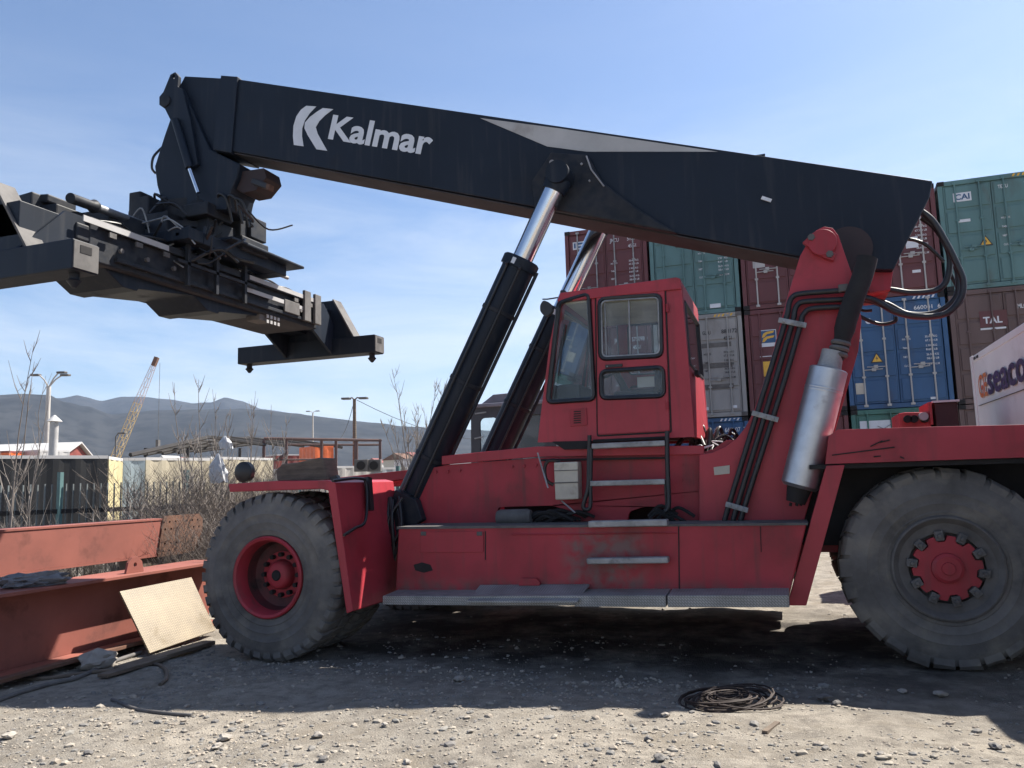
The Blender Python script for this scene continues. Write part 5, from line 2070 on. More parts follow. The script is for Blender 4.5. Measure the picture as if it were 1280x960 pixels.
t = empty('steel_beam', (-7.3, 6.6, 0), 'red oxide steel I beam lying on the ground left of the front wheel', 'beam')
XB = -7.0
mb = MB()
mb.box((XB - .52, 3.4, .775), (XB + .0, 8.75, .81))
mb.box((XB - .52, 3.4, .02), (XB + .0, 8.75, .055))
mb.box((XB - .28, 3.4, .055), (XB - .255, 8.75, .775))
mb.build('section', M['primer'], t, bevel=.004)
mb = MB()
c = atx(169, 711, XB - .1)
mb.sheet([(XB - .1, c.y - .13, .812), (XB - .1, c.y + .13, .812), (XB - .1, c.y + .10, .93), (XB - .1, c.y + .04, .985), (XB - .1, c.y - .04, .985), (XB - .1, c.y - .10, .93)],
         [[(XB - .1, c.y + .025 * math.cos(k * math.pi / 5), .90 + .025 * math.sin(k * math.pi / 5)) for k in range(10)]], (-.03, 0, 0))
mb.build('lifting_lug', M['primer'], t)
# second loose flange lying on the ground in front of the beam
mb = MB()
mb.obox((-6.86, 6.2, .075), (.13, 0, .02), (-.05, .95, .0), (0, 0, .018))
tag(mb.build('flat_bar', M['rust'], None, (-6.86, 6.2, 0), bevel=.004), 'rusty flat bar lying at the foot of the red beam', 'steel bar')

# tan chequer plate leaning on the beam
a, b, c, d = atx(186, 814, -6.55), atx(268, 793, -6.55), Vector((-6.985, 8.08, .66)), Vector((-6.985, 6.98, .64))
a.z = ground_z(a.x, a.y) + .03
b.z = ground_z(b.x, b.y) + .05
mb = MB()
n = (b - a).cross(d - a).normalized() * .02
mb.sheet([a, b, c, d], [], n)
o = mb.build('tread_plate', M['tanplate'], None, (-6.75, 7.5, 0))
tag(o, 'tan chequered steel plate leaning against the red beam beside the front wheel', 'steel plate')
uvl = o.data.uv_layers.new(name='UVMap')
for p in o.data.polygons:
    for li in p.loop_indices:
        cc = o.data.vertices[o.data.loops[li].vertex_index].co
        uvl.data[li].uv = (cc.y, cc.z * 1.2)
# boards under it
for (p, q, wd, th, lab) in (((150, 836), (262, 803), .16, .04, 'grey weathered board lying under the tan plate, nearest the wheel'),
                            ((128, 846), (205, 822), .12, .035, 'short grey board with a broken end lying before the red beam')):
    A, B = atz(*p, .03), atz(*q, .03)
    A.z, B.z = ground_z(A.x, A.y) + .03, ground_z(B.x, B.y) + .03
    mb = MB()
    mb.bar(A, B, wd, th)
    tag(mb.build('board', M['wood'], None, A, bevel=.006), lab, 'board')

def lump(name, c, size, m, seed, label, cat, sub=3, amp=.35, flat=.0, group=None, freq=1.4):
    bm = bmesh.new()
    bmesh.ops.create_icosphere(bm, subdivisions=sub, radius=1)
    for v in bm.verts:
        p = v.co.copy()
        v.co = p * (1 + amp * noise.noise(p * freq + Vector((seed * 3.7, seed, 0))) + amp * .5 * noise.noise(p * freq * 2.7 + Vector((seed, 2, 5))))
        v.co.x *= size[0]
        v.co.y *= size[1]
        v.co.z *= size[2]
        if v.co.z < -size[2] * .75: v.co.z = -size[2] * .75
    me = bpy.data.meshes.new(name)
    bm.to_mesh(me)
    bm.free()
    me.materials.append(m)
    if sub > 2:
        me.polygons.foreach_set('use_smooth', [True] * len(me.polygons))
        me.set_sharp_from_angle(angle=R(40))
    o = bpy.data.objects.new(name, me)
    o.location = c
    o.rotation_euler = (0, 0, seed * 1.3)
    col.objects.link(o)
    return tag(o, label, cat, group)

c = atx(48, 733, XB - .15)
M['rag'] = mat('grey_rag', (0.17, 0.17, 0.18), .95, c2=(.10, .10, .11), var_scale=8)
lump('rag', (XB - .2, c.y, .87), (.13, .30, .075), M['rag'], 2, 'crumpled grey rag lying on top of the red beam', 'rag', 4, .45, freq=2.2)
c = atz(122, 823, .1)
lump('rubble', (c.x, c.y, .07), (.14, .22, .10), M['stone'], 5, 'lump of pale rubble at the end of the red beam', 'rubble', 3, .4)

# timber baulk lying on the front mudguard
mb = MB()
o = [at(px, py, 7.45) for px, py in [(346, 601), (344, 588), (352, 580), (372, 578), (398, 572), (404, 573), (409, 600)]]
mb.sheet(o, [], (.0, .26, 0))
tag(mb.build('timber_baulk', M['wood'], None, o[0], bevel=.02), 'dark timber baulk with pale sawn end lying on the front mudguard', 'timber')

# ropes and hoses on the ground, left foreground
def on_ground(pts, lift=.02): 
    res = []
    for px, py in pts:
        p = atz(px, py, .03)
        for _ in range(4):
            p = atz(px, py, ground_z(p.x, p.y))
        res.append(p + Vector((0, 0, lift)))
    return res
for pts, r, lab in (([(-20, 862), (10, 852), (60, 850), (110, 843), (150, 838), (190, 832), (206, 838), (208, 850), (200, 858)], .018, 'old brown rope trailing from the beam across the dirt'),
                    ([(-20, 885), (20, 870), (60, 858), (100, 848), (140, 830), (175, 818)], .022, 'dark hose lying along the foot of the red beam'),
                    ([(140, 876), (170, 888), (205, 893), (240, 896)], .014, 'thin wire lying on the shaded dirt before the front wheel')):
    mb = MB()
    p = smooth_path(on_ground(pts, r * .8), 6)
    mb.tube(p, r, 8)
    tag(mb.build('rope', M['wood'] if 'brown' in lab else M['greydust'], None, p[0], smooth=60), lab, 'rope')
# coil of rusty wire in the middle foreground
g = on_ground([(916, 884)])[0]
mb = MB()
r2 = random.Random(4)
for k in range(22):
    rr = .12 + r2.uniform(0, .24)
    c = g + Vector((r2.uniform(-.10, .10), r2.uniform(-.06, .06), .0 + .002 * k))
    ang = r2.uniform(0, 6)
    tl = Vector((r2.uniform(-.10, .10), r2.uniform(-.10, .10), 1)).normalized()
    e1 = tl.orthogonal().normalized()
    e2 = tl.cross(e1)
    mb.tube([c + (e1 * math.cos(ang + s_ * .35) + e2 * math.sin(ang + s_ * .35) * .75) * rr + Vector((0, 0, .02)) for s_ in range(19)], .007, 5)
tag(mb.build('wire_coil', mat('dark_rusty_wire', (.035, .022, .018), .8), None, g, smooth=60), 'rusty coil of wire lying at the edge of the machine shadow', 'wire coil')
A, B = on_ground([(956, 918), (972, 906)], .012)
mb = MB()
mb.bar(A, B, .035, .02)
tag(mb.build('stick', M['wood'], None, A), 'short pale stick lying on the sunlit gravel', 'stick')

# single stones one can point at
STN = [(573, 183 / 2 + 760, .07, 'pale flat stone in the shade right of the front wheel'), (281, 926, .06, 'pale stone in the sunlit gravel at lower left'), (272, 936, .05, 'small pale stone beside the larger one at lower left'), (481, 908, .035, 'pale pebble on the bare dirt patch'),
       (398, 922, .05, 'grey stone just outside the shadow edge at lower left'), (404, 952, .045, 'dark stone at the bottom edge, left of the middle'), (811, 926, .035, 'small dark stone in the sunlit dirt below the wire coil'), (824, 951, .05, 'dark stone near the bottom edge, right of the middle'),
       (1031, 876, .07, 'dark rough stone right of the wire coil'), (1046, 881, .045, 'smaller stone touching the dark rough one'), (1128, 866, .045, 'stone in line with the shadow edge before the rear wheel'), (1176, 871, .06, 'pale stone before the rear wheel'), (1244, 937, .05, 'dark brown stone by the shadow at lower right'),
       (1101, 945, .035, 'small brown stone at the bottom right'), (832, 896, .04, 'grey stone left of the wire coil'), (508, 955, .035, 'small stone at the bottom edge'), (588, 916, .03, 'small grey stone on the sunlit dirt under the shadow edge'), (10, 923, .06, 'pale stone at the far lower left'), (110, 944, .04, 'dark pebble at the lower left corner'),
       (772, 853, .035, 'pale pebble in the shade under the ladder'), (640, 856, .03, 'small pebble in the shade under the cab')]
for i, (px, py, s, lab) in enumerate(STN):
    g = on_ground([(px, py)], s * .35)[0]
    lump('stone', g, (s * .8, s * .62, s * .38), M['stone'] if 'dark' not in lab else M['greydust'], i + 1.37, lab, 'stone', 2, .55, group='loose stones on the yard')

# gravel: uncountable small stones, one object
mb = MB()
r3 = random.Random(11)
shapes = []
for k in range(6):
    bm = bmesh.new()
    bmesh.ops.create_icosphere(bm, subdivisions=1, radius=1)
    vs = [tuple(v.co * (1 + .45 * noise.noise(v.co * 1.3 + Vector((k * 5.1, 0, 0))))) for v in bm.verts]
    fs = [tuple(v.index for v in f.verts) for f in bm.faces]
    shapes.append((vs, fs))
    bm.free()
cnt = 0
gv, gf, gmi = [], [], []
while cnt < 12000:
    if cnt < 10400:
        x, y = r3.uniform(-7.2, 3.6), r3.uniform(2.6, 8.6)
    else:
        x, y = r3.uniform(-9, 4), r3.uniform(8.5, 16)
    dn = noise.noise(Vector((x * .8, y * .8, 5.5))) * .9 + noise.noise(Vector((x * 2.5, y * 2.5, 1.5))) * .6
    if dn < r3.uniform(-.55, .55) - .18 * (1 if x < -1 else -.6): 
        continue
    if -5.0 < x < 1.5 and 7.1 < y < 10.4 and r3.random() < .85:
        continue
    s = min(.034, .0065 * math.exp(r3.gauss(0, .58)) + .003)
    vs, fs = shapes[cnt % 6]
    rz = r3.uniform(0, 6.28)
    ca, sa = math.cos(rz), math.sin(rz)
    z = ground_z(x, y) + s * .2
    n0 = len(gv)
    sx, sy, sz_ = s * r3.uniform(.8, 1.5), s * r3.uniform(.7, 1.1), s * r3.uniform(.4, .75)
    for v in vs:
        a, b = v[0] * sx, v[1] * sy
        gv.append(Vector((x + a * ca - b * sa, y + a * sa + b * ca, z + v[2] * sz_)))
    for f in fs:
        gf.append(tuple(n0 + i for i in f))
        gmi.append(cnt % 3)
    cnt += 1
mb.v, mb.f, mb.mi = gv, gf, gmi
M['grav1'] = mat('pale_gravel', (0.33, 0.295, 0.245), .95, c2=(.25, .225, .19), var_scale=3)
M['grav2'] = mat('tan_gravel', (0.34, 0.29, 0.23), .95, c2=(.24, .21, .18), var_scale=3)
M['grav3'] = mat('grey_gravel', (0.22, 0.21, 0.19), .95, c2=(.14, .13, .125), var_scale=3)
tag(mb.build('gravel', [M['grav1'], M['grav2'], M['grav3']], fix=False), 'loose gravel scattered over the yard', None, kind='stuff')
# ------------------------------------------------------------------ fence
t = empty('metal_fence', (-12, 13.2, 0), 'dark green picket fence with bare shrubs growing through it behind the girders', 'fence')
FA, FB = Vector((-16.6, 8.65, 0)), Vector((-7.0, 18.3, 0))
fd = (FB - FA).normalized()
flen = (FB - FA).length
M['fencegreen'] = mat('dark_green_fence_paint', (0.16, 0.18, 0.18), .6, c2=(.09, .10, .10), var_scale=4)
M['post_teal'] = mat('teal_post_paint', (0.10, 0.19, 0.19), .6)
span = 2.27
nsp = int(flen / span)
for k in range(nsp + 1):
    p = FA + fd * span * k
    mb = MB()
    mb.box(p + Vector((-.04, -.04, -.3)), p + Vector((.04, .04, 2.15)))
    mb.build('post', M['post_teal'], t)
    if k == nsp: break
    mb = MB()
    q = p + fd * span
    n = 19
    for i in range(1, n):
        r_ = p.lerp(q, i / n)
        mb.bar(r_ + Vector((.0, -.02, .15)), r_ + Vector((.0, -.02, 1.92 + .01 * (i % 2))), .026, .018, up=(1, 0, 0))
    mb.build('picket_panel', M['fencegreen'], t)
    for zz in (.45, 1.40):
        mb = MB()
        mb.bar(p + Vector((0, 0, zz)), q + Vector((0, 0, zz)), .05, .085)
        mb.build('rail', M['blackdull'], t)

# ------------------------------------------------------------------ bare shrubs and saplings
def twig_mesh(seed, stems, height, spread, r0, kids, m, name, base=.35):
    r_ = random.Random(seed)
    mb = MB()
    for s in range(stems):
        a = r_.uniform(0, 6.28)
        b0 = Vector((r_.uniform(-base, base), r_.uniform(-base, base), -.05))
        h = height * r_.uniform(.55, 1.0)
        lean = Vector((math.cos(a), math.sin(a), 0)) * spread * r_.uniform(.1, 1)
        pts = []
        for i in range(6):
            u = i / 5
            pts.append(b0 + lean * (u ** 1.4) + Vector((r_.uniform(-.05, .05) * h * .5, r_.uniform(-.05, .05) * h * .5, h * u)))
        rr = r0 * r_.uniform(.7, 1.1)
        mb.tube(pts, [rr * (1 - .8 * i / 5) for i in range(6)], 4, caps=False)
        for k in range(kids):
            u = r_.uniform(.2, .95)
            i = min(4, int(u * 5))
            p = pts[i].lerp(pts[i + 1], u * 5 - i)
            a2 = r_.uniform(0, 6.28)
            ln = h * r_.uniform(.12, .34) * (1.15 - u * .5)
            d = Vector((math.cos(a2), math.sin(a2), r_.uniform(.5, 1.6))).normalized()
            e1 = p + d * ln * .5 + Vector((0, 0, ln * .06))
            e2 = p + d * ln + Vector((0, 0, ln * .22))
            mb.tube([p, e1, e2], [rr * .45, rr * .32, rr * .16], 3, caps=False)
            for q in range(2):
                a3 = r_.uniform(0, 6.28)
                d3 = Vector((math.cos(a3), math.sin(a3), r_.uniform(.3, 1.4))).normalized()
                mb.tube([e1, e1 + d3 * ln * .35], [rr * .28, rr * .14], 3, caps=False)
    me_o = mb.build(name, m, None, (0, 0, 0), fix=False)
    return me_o

shr = [twig_mesh(21 + i, 66, 2.15, 1.0, .0095, 15, M['twigred'] if i % 2 else M['twig'], 'shrub', .6) for i in range(3)]
SHRUBS = [(195, 15.0, .92, 'bare tangled shrub behind the splice end of the girder'), (222, 14.6, 1.0, 'dense bare shrub close to the perforated girder end'), (246, 15.4, 1.12, 'bare brown shrub with the large white bag caught in it'),
          (268, 16.2, 1.12, 'bare shrub rising behind the round lamp of the mudguard'), (296, 15.2, 1.05, 'bare shrub directly behind the mudguard lamp'), (322, 16.4, 1.08, 'bare shrub left of the timber baulk'), (343, 17.0, 1.02, 'bare shrub partly hidden by the timber baulk'),
          (238, 12.6, .72, 'low bare bush above the front tyre and right of the girder'), (262, 12.9, .70, 'low bare bush just over the front tyre'), (8, 15.4, 1.05, 'bare grey shrub at the left edge of the picture'), (34, 16.2, 1.0, 'bare shrub before the black container, beside the edge one'),
          (66, 16.6, .80, 'low bare shrub before the black container, left of the yellow one'), (100, 16.8, .78, 'low twiggy shrub growing through the pickets before the black container'), (136, 16.5, .85, 'low bare shrub at the corner of the black container'), (165, 15.8, .90, 'bare shrub before the slate blue container'),
          (372, 20.0, 1.0, 'bare shrub behind the timber baulk'), (210, 17.5, 1.15, 'bare shrub before the cream container, at its left half')]
for i, (px, D, s, lab) in enumerate(SHRUBS):
    src = shr[i % 3]
    o = src if i < 3 else src.copy()
    if i >= 3: col.objects.link(o)
    p = atd(px, 615, D)
    o.location = (p.x, p.y, ground_z(p.x, p.y))
    o.rotation_euler = (0, 0, i * 1.9)
    if px < 180: s *= .58
    o.scale = (s * 1.05, s * 1.05, s * rnd.uniform(.92, 1.04))
    tag(o, lab, 'shrub', 'bare shrubs along the fence')

def sapling(px, D, top_py, seed, lab, stems=3, spread=.5, kids=14, r0=.022, m='twig'):
    p = atd(px, 600, D)
    top = atd(px, top_py, D).z
    g = ground_z(p.x, p.y)
    tr = empty('bare_tree', (p.x, p.y, g), lab, 'tree', 'bare young trees beyond the fence')
    r_ = random.Random(seed)
    h = top - g
    mb = MB()
    trunks = []
    for s in range(stems):
        a = r_.uniform(0, 6.28)
        ln = Vector((math.cos(a), math.sin(a), 0)) * spread * r_.uniform(.3, 1) * (0 if stems == 1 else 1)
        hh = h * (1 if s == 0 else r_.uniform(.65, .95))
        pts = [Vector((p.x, p.y, g - .1)) + ln * (i / 6) ** 1.3 + Vector((r_.uniform(-.03, .03) * hh * .4, r_.uniform(-.03, .03) * hh * .4, (hh + .1) * i / 6)) for i in range(7)]
        mb.tube(pts, [r0 * (1.3 - 1.1 * i / 6) for i in range(7)], 6, caps=False)
        trunks.append((pts, hh))
    mb.build('trunk', M[m], tr, fix=False)
    mb = MB()
    for pts, hh in trunks:
        for k in range(kids):
            u = r_.uniform(.25, .97)
            i = min(5, int(u * 6))
            q = pts[i].lerp(pts[i + 1], u * 6 - i)
            a2 = r_.uniform(0, 6.28)
            ln = hh * r_.uniform(.12, .30) * (1.25 - u)
            d = Vector((math.cos(a2) * .6, math.sin(a2) * .6, r_.uniform(.8, 1.5))).normalized()
            e1 = q + d * ln * .5
            e2 = q + d * ln * .95 + Vector((0, 0, ln * .25))
            mb.tube([q, e1, e2], [r0 * .45, r0 * .35, r0 * .15], 4, caps=False)
            for j in range(4):
                s0 = q.lerp(e1, r_.uniform(.3, 1))
                a3 = r_.uniform(0, 6.28)
                d3 = Vector((math.cos(a3), math.sin(a3), r_.uniform(.7, 2))).normalized()
                mb.tube([s0, s0 + d3 * ln * r_.uniform(.25, .5)], [r0 * .25, r0 * .1], 3, caps=False)
    mb.build('crown', M[m], tr, fix=False)
    return tr
sapling(8, 13.5, 428, 31, 'tall bare sapling at the left edge of the picture', 2, .9, 9, .013)
sapling(30, 15.0, 470, 32, 'thin bare sapling left of the twin street lamp', 2, .6, 8, .011)
sapling(237, 17.0, 478, 33, 'bare sapling below the spreader twistlock, leftmost of that clump', 3, .5, 12, .017)
sapling(263, 18.0, 473, 34, 'bare sapling in the clump under the spreader end beam', 3, .5, 12, .017)
sapling(283, 17.5, 486, 35, 'short bare sapling in the clump under the spreader', 2, .4, 12, .015)
sapling(312, 19.0, 486, 36, 'bare sapling standing apart before the canopy frame', 2, .4, 12, .016)
sapling(345, 19.0, 506, 37, 'slanting bare sapling right before the canopy frame', 2, .4, 11, .015)
sapling(520, 30.0, 462, 38, 'bare many stemmed tree left of the near lift cylinder', 9, 1.5, 16, .026)
sapling(545, 31.0, 476, 39, 'bare tree half hidden by the near lift cylinder', 6, 1.2, 14, .024)

# white plastic bags caught in the twigs
def bag(c, wd, ht, seed, label):
    r_ = random.Random(seed)
    mb = MB()
    n, rows_ = 28, 14
    for j in range(rows_ + 1):
        u = j / rows_                      # 0 knot at the top, 1 torn lower edge
        rr = wd * (.10 + .9 * math.sin(min(1, u * 1.15) * math.pi * .62))
        for k in range(n):
            a_ = 2 * math.pi * k / n
            f = 1 + .35 * noise.noise(Vector((math.cos(a_) * 2.2 + seed, math.sin(a_) * 2.2, u * 2.4))) + .25 * noise.noise(Vector((a_ * 3 + seed, u * 5, 1)))
            mb.v.append(Vector(c) + Vector((rr * f * math.cos(a_) + .30 * wd * u * u, rr * f * .6 * math.sin(a_), ht * (.5 - u) + (.10 * ht * noise.noise(Vector((a_ * 1.5, seed, 3))) if u > .8 else 0))))
    mb.f = [(j * n + k, j * n + (k + 1) % n, (j + 1) * n + (k + 1) % n, (j + 1) * n + k) for j in range(rows_) for k in range(n)]
    mb.mi = [0] * len(mb.f)
    tag(mb.build('plastic_bag', M['plastic'], None, c, smooth=35, fix=False), label, 'plastic bag', 'bags caught in the shrubs')
bag(atd(272, 585, 14.7), .16, .50, 4, 'large torn white plastic bag caught in the shrubs')
bag(atd(281, 553, 15.5), .13, .24, 9, 'small white plastic bag snagged high on a sapling')

# ------------------------------------------------------------------ sheds and containers beyond the fence
def block(pa, pb, Da, Db, z1, depth, m, name, label, cat, roof=None, z0=None, ribs=True, group=None, overhang=.0):
    A, B = atd(pa, 600, Da), atd(pb, 600, Db)
    A.z = B.z = 0
    u = (B - A).normalized()
    n = Vector((-u.y, u.x, 0))
    if n.dot(A) < 0: n = -n
    g = min(ground_z(A.x, A.y), ground_z(B.x, B.y)) - .05 if z0 is None else z0
    t = empty(name, (A.x, A.y, g), label, cat, group)
    mb = MB()
    L_ = (B - A).length
    cnr = [A, B, B + n * depth, A + n * depth]
    for i in range(4):
        P, Q = cnr[i], cnr[(i + 1) % 4]
        ln = (Q - P).length
        nn = max(1, int(ln / .14)) if ribs else 1
        d = (Q - P).normalized()
        w_ = Vector((d.y, -d.x, 0))
        vs, fs = [], []
        for k in range(nn + 1):
            off = w_ * ((.0, .0, -.022, -.022)[k % 4] if 0 < k < nn and ribs else 0)
            b_ = P + d * ln * k / nn + off
            vs += [b_ + Vector((0, 0, g)), b_ + Vector((0, 0, z1))]
        for k in range(nn): fs.append((2 * k, 2 * k + 2, 2 * k + 3, 2 * k + 1))
        mb.add(vs, fs)
    mb.build('wall', m, t, fix=False)
    mb = MB()
    e = overhang
    q = [A - u * e - n * e, B + u * e - n * e, B + u * e + n * (depth + e), A - u * e + n * (depth + e)]
    mb.sheet([p + Vector((0, 0, z1)) for p in q], [], (0, 0, .09))
    mb.build('roof', roof or m, t)
    return t, A, B, n, u
M['roofgrey'] = mat('pale_sheet_roof', (0.50, 0.49, 0.48), .6, c2=(.40, .39, .38), var_scale=.8)
M['redwall'] = mat('red_shed_wall', (0.22, 0.05, 0.04), .7)
g = 'containers beyond the fence'
block(-25, 134, 25.2, 25.9, 2.72, 2.4, CP['black'], 'site_container', 'long black site container with pale roof behind the picket fence', 'container', M['roofgrey'], group=g)
block(135.5, 153, 26.0, 27.6, 2.70, 6, CP['yellow'], 'site_container', 'narrow pale yellow container end beside the black container', 'container', M['roofgrey'], group=g)
block(153.5, 181, 27.7, 27.9, 2.72, 6, CP['slate'], 'site_container', 'slate blue container between the yellow and the cream one', 'container', M['roofgrey'], group=g)
block(182, 262, 28.0, 29.5, 2.74, 2.4, CP['cream'], 'site_container', 'cream container behind the bare shrubs, next to the slate blue one', 'container', M['roofgrey'], group=g)
block(263, 342, 29.7, 32, 2.80, 2.4, CP['cream'], 'site_container', 'cream container left of the timber baulk, half covered by shrubs', 'container', M['roofgrey'], group=g)
block(10, 47, 46, 48, 3.85, 6, M['orange'], 'shed', 'low orange shed behind the black container', 'shed', M['redwall'])
tt, A, B, n, u = block(47, 86, 46, 47, 3.9, 6, M['lightgrey'], 'shed', 'pale grey shed beside the orange one', 'shed', M['roofgrey'])
# gabled red building with pale roof
A, B = atd(80, 600, 50), atd(112, 600, 52)
A.z = B.z = 0
t = empty('shed', (A.x, A.y, 0), 'red walled shed with pale pitched roof right of the vent pipe', 'shed')
u = (B - A).normalized()
n = Vector((-u.y, u.x, 0))
mb = MB()
mid = (A + B) / 2
zz = Vector((0, 0, 1))
mb.sheet([A, B, B + zz * 3.7, mid + zz * 4.5, A + zz * 3.9], [], n * 8)
mb.build('wall', M['redwall'], t)
mb = MB()
for P, hq in ((A - u * .3, 3.82), (B + u * .3, 3.6)):
    a, b = P + zz * (hq + .02) - n * .2, mid + zz * 4.58 - n * .2
    mb.sheet([a, b, b + n * 8.4, a + n * 8.4], [], (0, 0, .08))
mb.build('roof', M['roofgrey'], t)
# vent pipe with conical cap
p = atd(66, 575, 34)
zt_ = atd(66, 529, 34).z
t = empty('vent_pipe', (p.x, p.y, 0), 'thick white vent pipe with conical cap rising behind the black container', 'vent pipe')
mb = MB()
mb.cyl((p.x, p.y, -.05), (p.x, p.y, zt_), .15, 20)
mb.build('pipe', M['lightgrey'], t, smooth=40)
mb = MB()
mb.tube([(p.x, p.y, zt_ + .06), (p.x, p.y, zt_ + .30)], [.27, .03], 20)
for k in range(3):
    a = 2.1 * k
    mb.cyl((p.x + .13 * math.cos(a), p.y + .13 * math.sin(a), zt_ - .05), (p.x + .13 * math.cos(a), p.y + .13 * math.sin(a), zt_ + .08), .02, 6)
mb.build('cap', M['roofgrey'], t, smooth=40)

# ------------------------------------------------------------------ lamps and poles
def lamp_pole(px, base_py, top_py, D, label, arms, r=.11, m='concrete', cat='street lamp'):
    p = atd(px, base_py, D)
    zt = atd(px, top_py, D).z
    t = empty('street_lamp', (p.x, p.y, 0), label, cat, 'lamp poles beyond the fence')
    mb = MB()
    mb.tube([(p.x, p.y, -.1), (p.x, p.y, zt)], [r * 1.25, r * .8], 12)
    mb.build('pole', M[m], t, smooth=40)
    s = D / 1000
    for dx, dy in arms:
        q = Vector((p.x, p.y, zt))
        e = q + _R0 * dx * s + Vector((0, 0, dy * s))
        mb = MB()
        mb.tube([q - Vector((0, 0, .05)), q.lerp(e, .5) + Vector((0, 0, .08)), e], .045, 8)
        am = mb.build('arm', M[m], t, smooth=40)
        mb = MB()
        dd = 1 if dx > 0 else -1
        mb.obox(e + _R0 * dd * .22, _R0 * .27, Vector((0, .14, 0)), (0, 0, .07))
        mb.build('lamp_head', M['greydust'], am, bevel=.04)
    return t
lamp_pole(57, 580, 483, 60, 'tall concrete street lamp with two arms at the far left', [(-11, 13), (14, 12), (10, 15)], .16)
lamp_pole(443.5, 585, 499, 52, 'dark wooden pole with two round floodlights left of the near lift cylinder', [(-6, 1), (7, 1)], .13, 'wood')
lamp_pole(391, 575, 516, 120, 'distant thin street lamp left of the wooden pole', [(-4, 2), (4, 2)], .13)
lamp_pole(598, 575, 515, 130, 'distant thin street lamp between the two lift cylinders', [(-4, 2), (4, 2)], .13)
lamp_pole(144, 578, 545, 70, 'short slim mast standing at the foot of the yellow crane', [(4, 3)], .07, 'greydust', 'mast')
for (a, b, sag, D0, D1, lab) in (((446, 500), (640, 548), 1.0, 52, 75, 'thin overhead cable running right from the wooden pole'), ((441, 508), (420, 552), .5, 52, 50, 'thin guy wire running down left from the wooden pole')):
    P, Q = atd(*a, D0), atd(*b, D1)
    mb = MB()
    mb.tube([P.lerp(Q, k / 12) - Vector((0, 0, sag * 4 * (k / 12) * (1 - k / 12))) for k in range(13)], .02, 5)
    tag(mb.build('overhead_cable', M['black'], None, P), lab, 'cable')

# ------------------------------------------------------------------ crane jib far left
Dc = 170
A, B = atd(141, 580, Dc), atd(194, 452, Dc)
t = empty('lattice_crane', (A.x, A.y, 0), 'distant crane with yellow and white lattice jib before the hills', 'crane')
M['craney'] = mat('crane_yellow', (0.50, 0.36, 0.16), .6)
M['cranew'] = mat('crane_faded_red_white', (0.40, 0.25, 0.18), .6)
d = (B - A).normalized()
s = _R0 - d * _R0.dot(d)
s.normalize()
q_ = d.cross(s)
def jib(t0, t1, w0, w1, m, name, r=.075):
    mb = MB()
    n = max(3, int((B - A).length * (t1 - t0) / 1.6))
    prev = None
    for k in range(n + 1):
        u = k / n
        c = A.lerp(B, t0 + (t1 - t0) * u)
        wv = w0 + (w1 - w0) * u
        cs = [c + s * wv * sx + q_ * wv * sy for sx, sy in ((-1, -1), (1, -1), (1, 1), (-1, 1))]
        if prev:
            for i in range(4):
                mb.tube([prev[i], cs[i]], r, 4, caps=False)
                mb.tube([prev[i], cs[(i + 1) % 4]], r * .65, 3, caps=False)
                mb.tube([cs[i], cs[(i + 1) % 4]], r * .65, 3, caps=False)
        prev = cs
    mb.build(name, m, t, fix=False)
jib(0, .58, .62, .58, M['craney'], 'lower_jib', .055)
jib(.58, 1.0, .58, .32, M['cranew'], 'upper_jib', .04)
mb = MB()
mb.obox(B, s * .38, q_ * .38, d * .9)
mb.build('jib_head', M['rust'], t)
mb = MB()
mb.box((A.x - 2, A.y - 2, 0), (A.x + 2.5, A.y + 2.5, A.z + .5))
mb.build('machinery_house', M['craney'], t, bevel=.1)
mb = MB()
e = Vector((B.x, B.y, A.z + 4)) + s * 1.0
mb.tube([B + s * 1.0, e], .04, 4)
mb.obox(e, (.3, 0, 0), (0, .3, 0), (0, 0, .8))
mb.build('hoist_rope', M['greydust'], t)

# ------------------------------------------------------------------ steel canopy frame
M['darksteel'] = mat('dark_steel_frame', (0.018, 0.017, 0.018), .7, c2=(.03, .025, .023), var_scale=2)
t = empty('canopy_frame', tuple(atd(300, 600, 40)), 'long dark steel canopy skeleton with sloping rafters beyond the cream containers', 'canopy')
ORIGIN[t] = Vector(t.location)
mb = MB()
for k in range(5):
    a = atd(163 + 20 * k, 568.5 - 1.0 * k, 37 + 2.2 * k)
    b = atd(262 + 24 * k, 546 + .6 * k, 41 + 2.2 * k)
    mb.tube([a, b], .10, 5)
    c = atd(262 + 24 * k + 70, 556 + .8 * k, 42 + 2.2 * k)
    mb.tube([b, c], .09, 5)
for k in range(6):
    u = k / 5
    a = atd(163 + 99 * u, 568.5 - 22.5 * u, 37 + 4 * u)
    b = atd(235 + 123 * u, 563.5 - 15 * u, 46.6 + 4 * u)
    mb.tube([a, b], .045, 5)
mb.build('rafters', M['darksteel'], t, fix=False)
mb = MB()
for px in (182, 235, 300):
    a = atd(px, 560, 40)
    mb.tube([(a.x, a.y, -.1), a], .07, 6)
mb.build('columns', M['darksteel'], t, fix=False)

t = empty('post_and_rail_structure', tuple(atd(410, 600, 42)), 'rectangular rusty steel frame with slim posts left of the wooden pole', 'frame')
M['rustframe'] = mat('brown_steel_frame', (0.085, 0.045, 0.04), .7)
xsP = (330, 358, 402, 420, 445, 475)
mb = MB()
mb.tube([atd(330, 548, 42), atd(477, 550.5, 42)], .075, 6)
mb.tube([atd(355, 556, 45), atd(475, 556, 45)], .06, 6)
mb.tube([atd(358, 566, 42), atd(345, 576, 42)], .06, 6)
mb.tube([atd(330, 575, 42), atd(420, 574, 42)], .05, 6)
mb.build('rails', M['rustframe'], t, fix=False)
for px in xsP:
    mb = MB()
    a = atd(px, 549, 42)
    mb.tube([(a.x, a.y, -.1), a], .075 if px != 445 else .11, 6)
    mb.build('post', M['rustframe'], t)

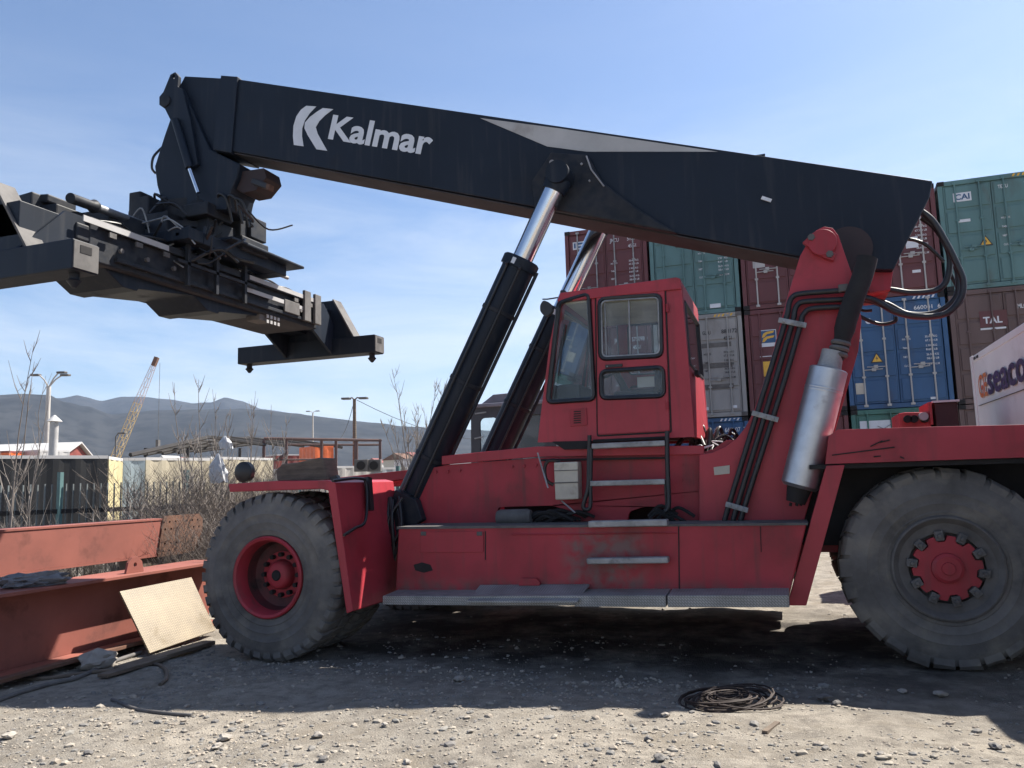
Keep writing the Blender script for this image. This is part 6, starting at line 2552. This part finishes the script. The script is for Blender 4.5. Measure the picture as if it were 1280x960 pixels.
block(394, 417, 50, 50.5, 4.15, 2.4, M['orange'], 'cabin', 'small bright orange cabin behind the steel frame', 'cabin', z0=-.05)
block(345, 392, 55, 56, 3.9, 5, M['redwall'], 'shed', 'long red shed behind the steel frame, left of the orange cabin', 'shed', M['roofgrey'])
block(400, 480, 36, 38, 2.55, 5, M['concrete'], 'shed', 'low grey shed with pale flat roof behind the red frame rail', 'shed', M['roofgrey'])
block(478, 520, 37, 38, 2.45, 5, M['steelgrey'], 'shed', 'low grey blue sheet shed left of the near lift cylinder foot', 'shed', M['roofgrey'])
block(540, 592, 40, 41, 3.0, 5, M['white'], 'shed', 'white roofed shed between the two lift cylinders', 'shed', M['roofgrey'])
# cooling units on the wall of the grey shed
for px, lab in ((452, 'grey cooling unit with round fan grille, left one of the pair on the low shed'), (468, 'grey cooling unit with round fan grille, right one of the pair on the low shed')):
    c = atd(px, 582, 35.4)
    t = empty('cooling_unit', tuple(c), lab, 'cooling unit', 'cooling units on the low shed')
    mb = MB()
    mb.obox(c, _R0 * .30, Vector((-_R0.y, _R0.x, 0)) * .16, (0, 0, .26))
    mb.build('case', M['greydust'], t, bevel=.02)
    mb = MB()
    f = Vector((_R0.y, -_R0.x, 0))
    mb.cyl(c + f * .158, c + f * .18, .19, 20)
    mb.build('fan_grille', M['blackdull'], t)
# houses of the town at the foot of the hills
r4 = random.Random(5)
for k in range(16):
    px = (470, 484, 500, 360, 330, 300, 225, 212, 120, 108, 560, 575, 588, 95, 250, 515)[k]
    D = r4.uniform(300, 520)
    p = atd(px, 600, D)
    hh = atd(px, r4.uniform(571, 580), D).z
    hh = max(4, min(hh, 14))
    t = empty('town_house', (p.x, p.y, 0), 'tiny pale house of the far town at the foot of the hills', 'house', 'houses of the far town')
    wv = r4.uniform(3, 5)
    mb = MB()
    mb.box((p.x - wv, p.y - 4, -.2), (p.x + wv, p.y + 4, hh))
    mb.build('wall', (M['concrete'], M['white'], M['beige'])[k % 3], t)
    mb = MB()
    mb.sheet([(p.x - wv - .5, p.y - 4.5, hh), (p.x + wv + .5, p.y - 4.5, hh), (p.x, p.y - 4.5, hh + 2.6)], [], (0, 9, 0))
    mb.build('roof', (M['redwall'], M['roofgrey'], M['rust'])[k % 3], t)
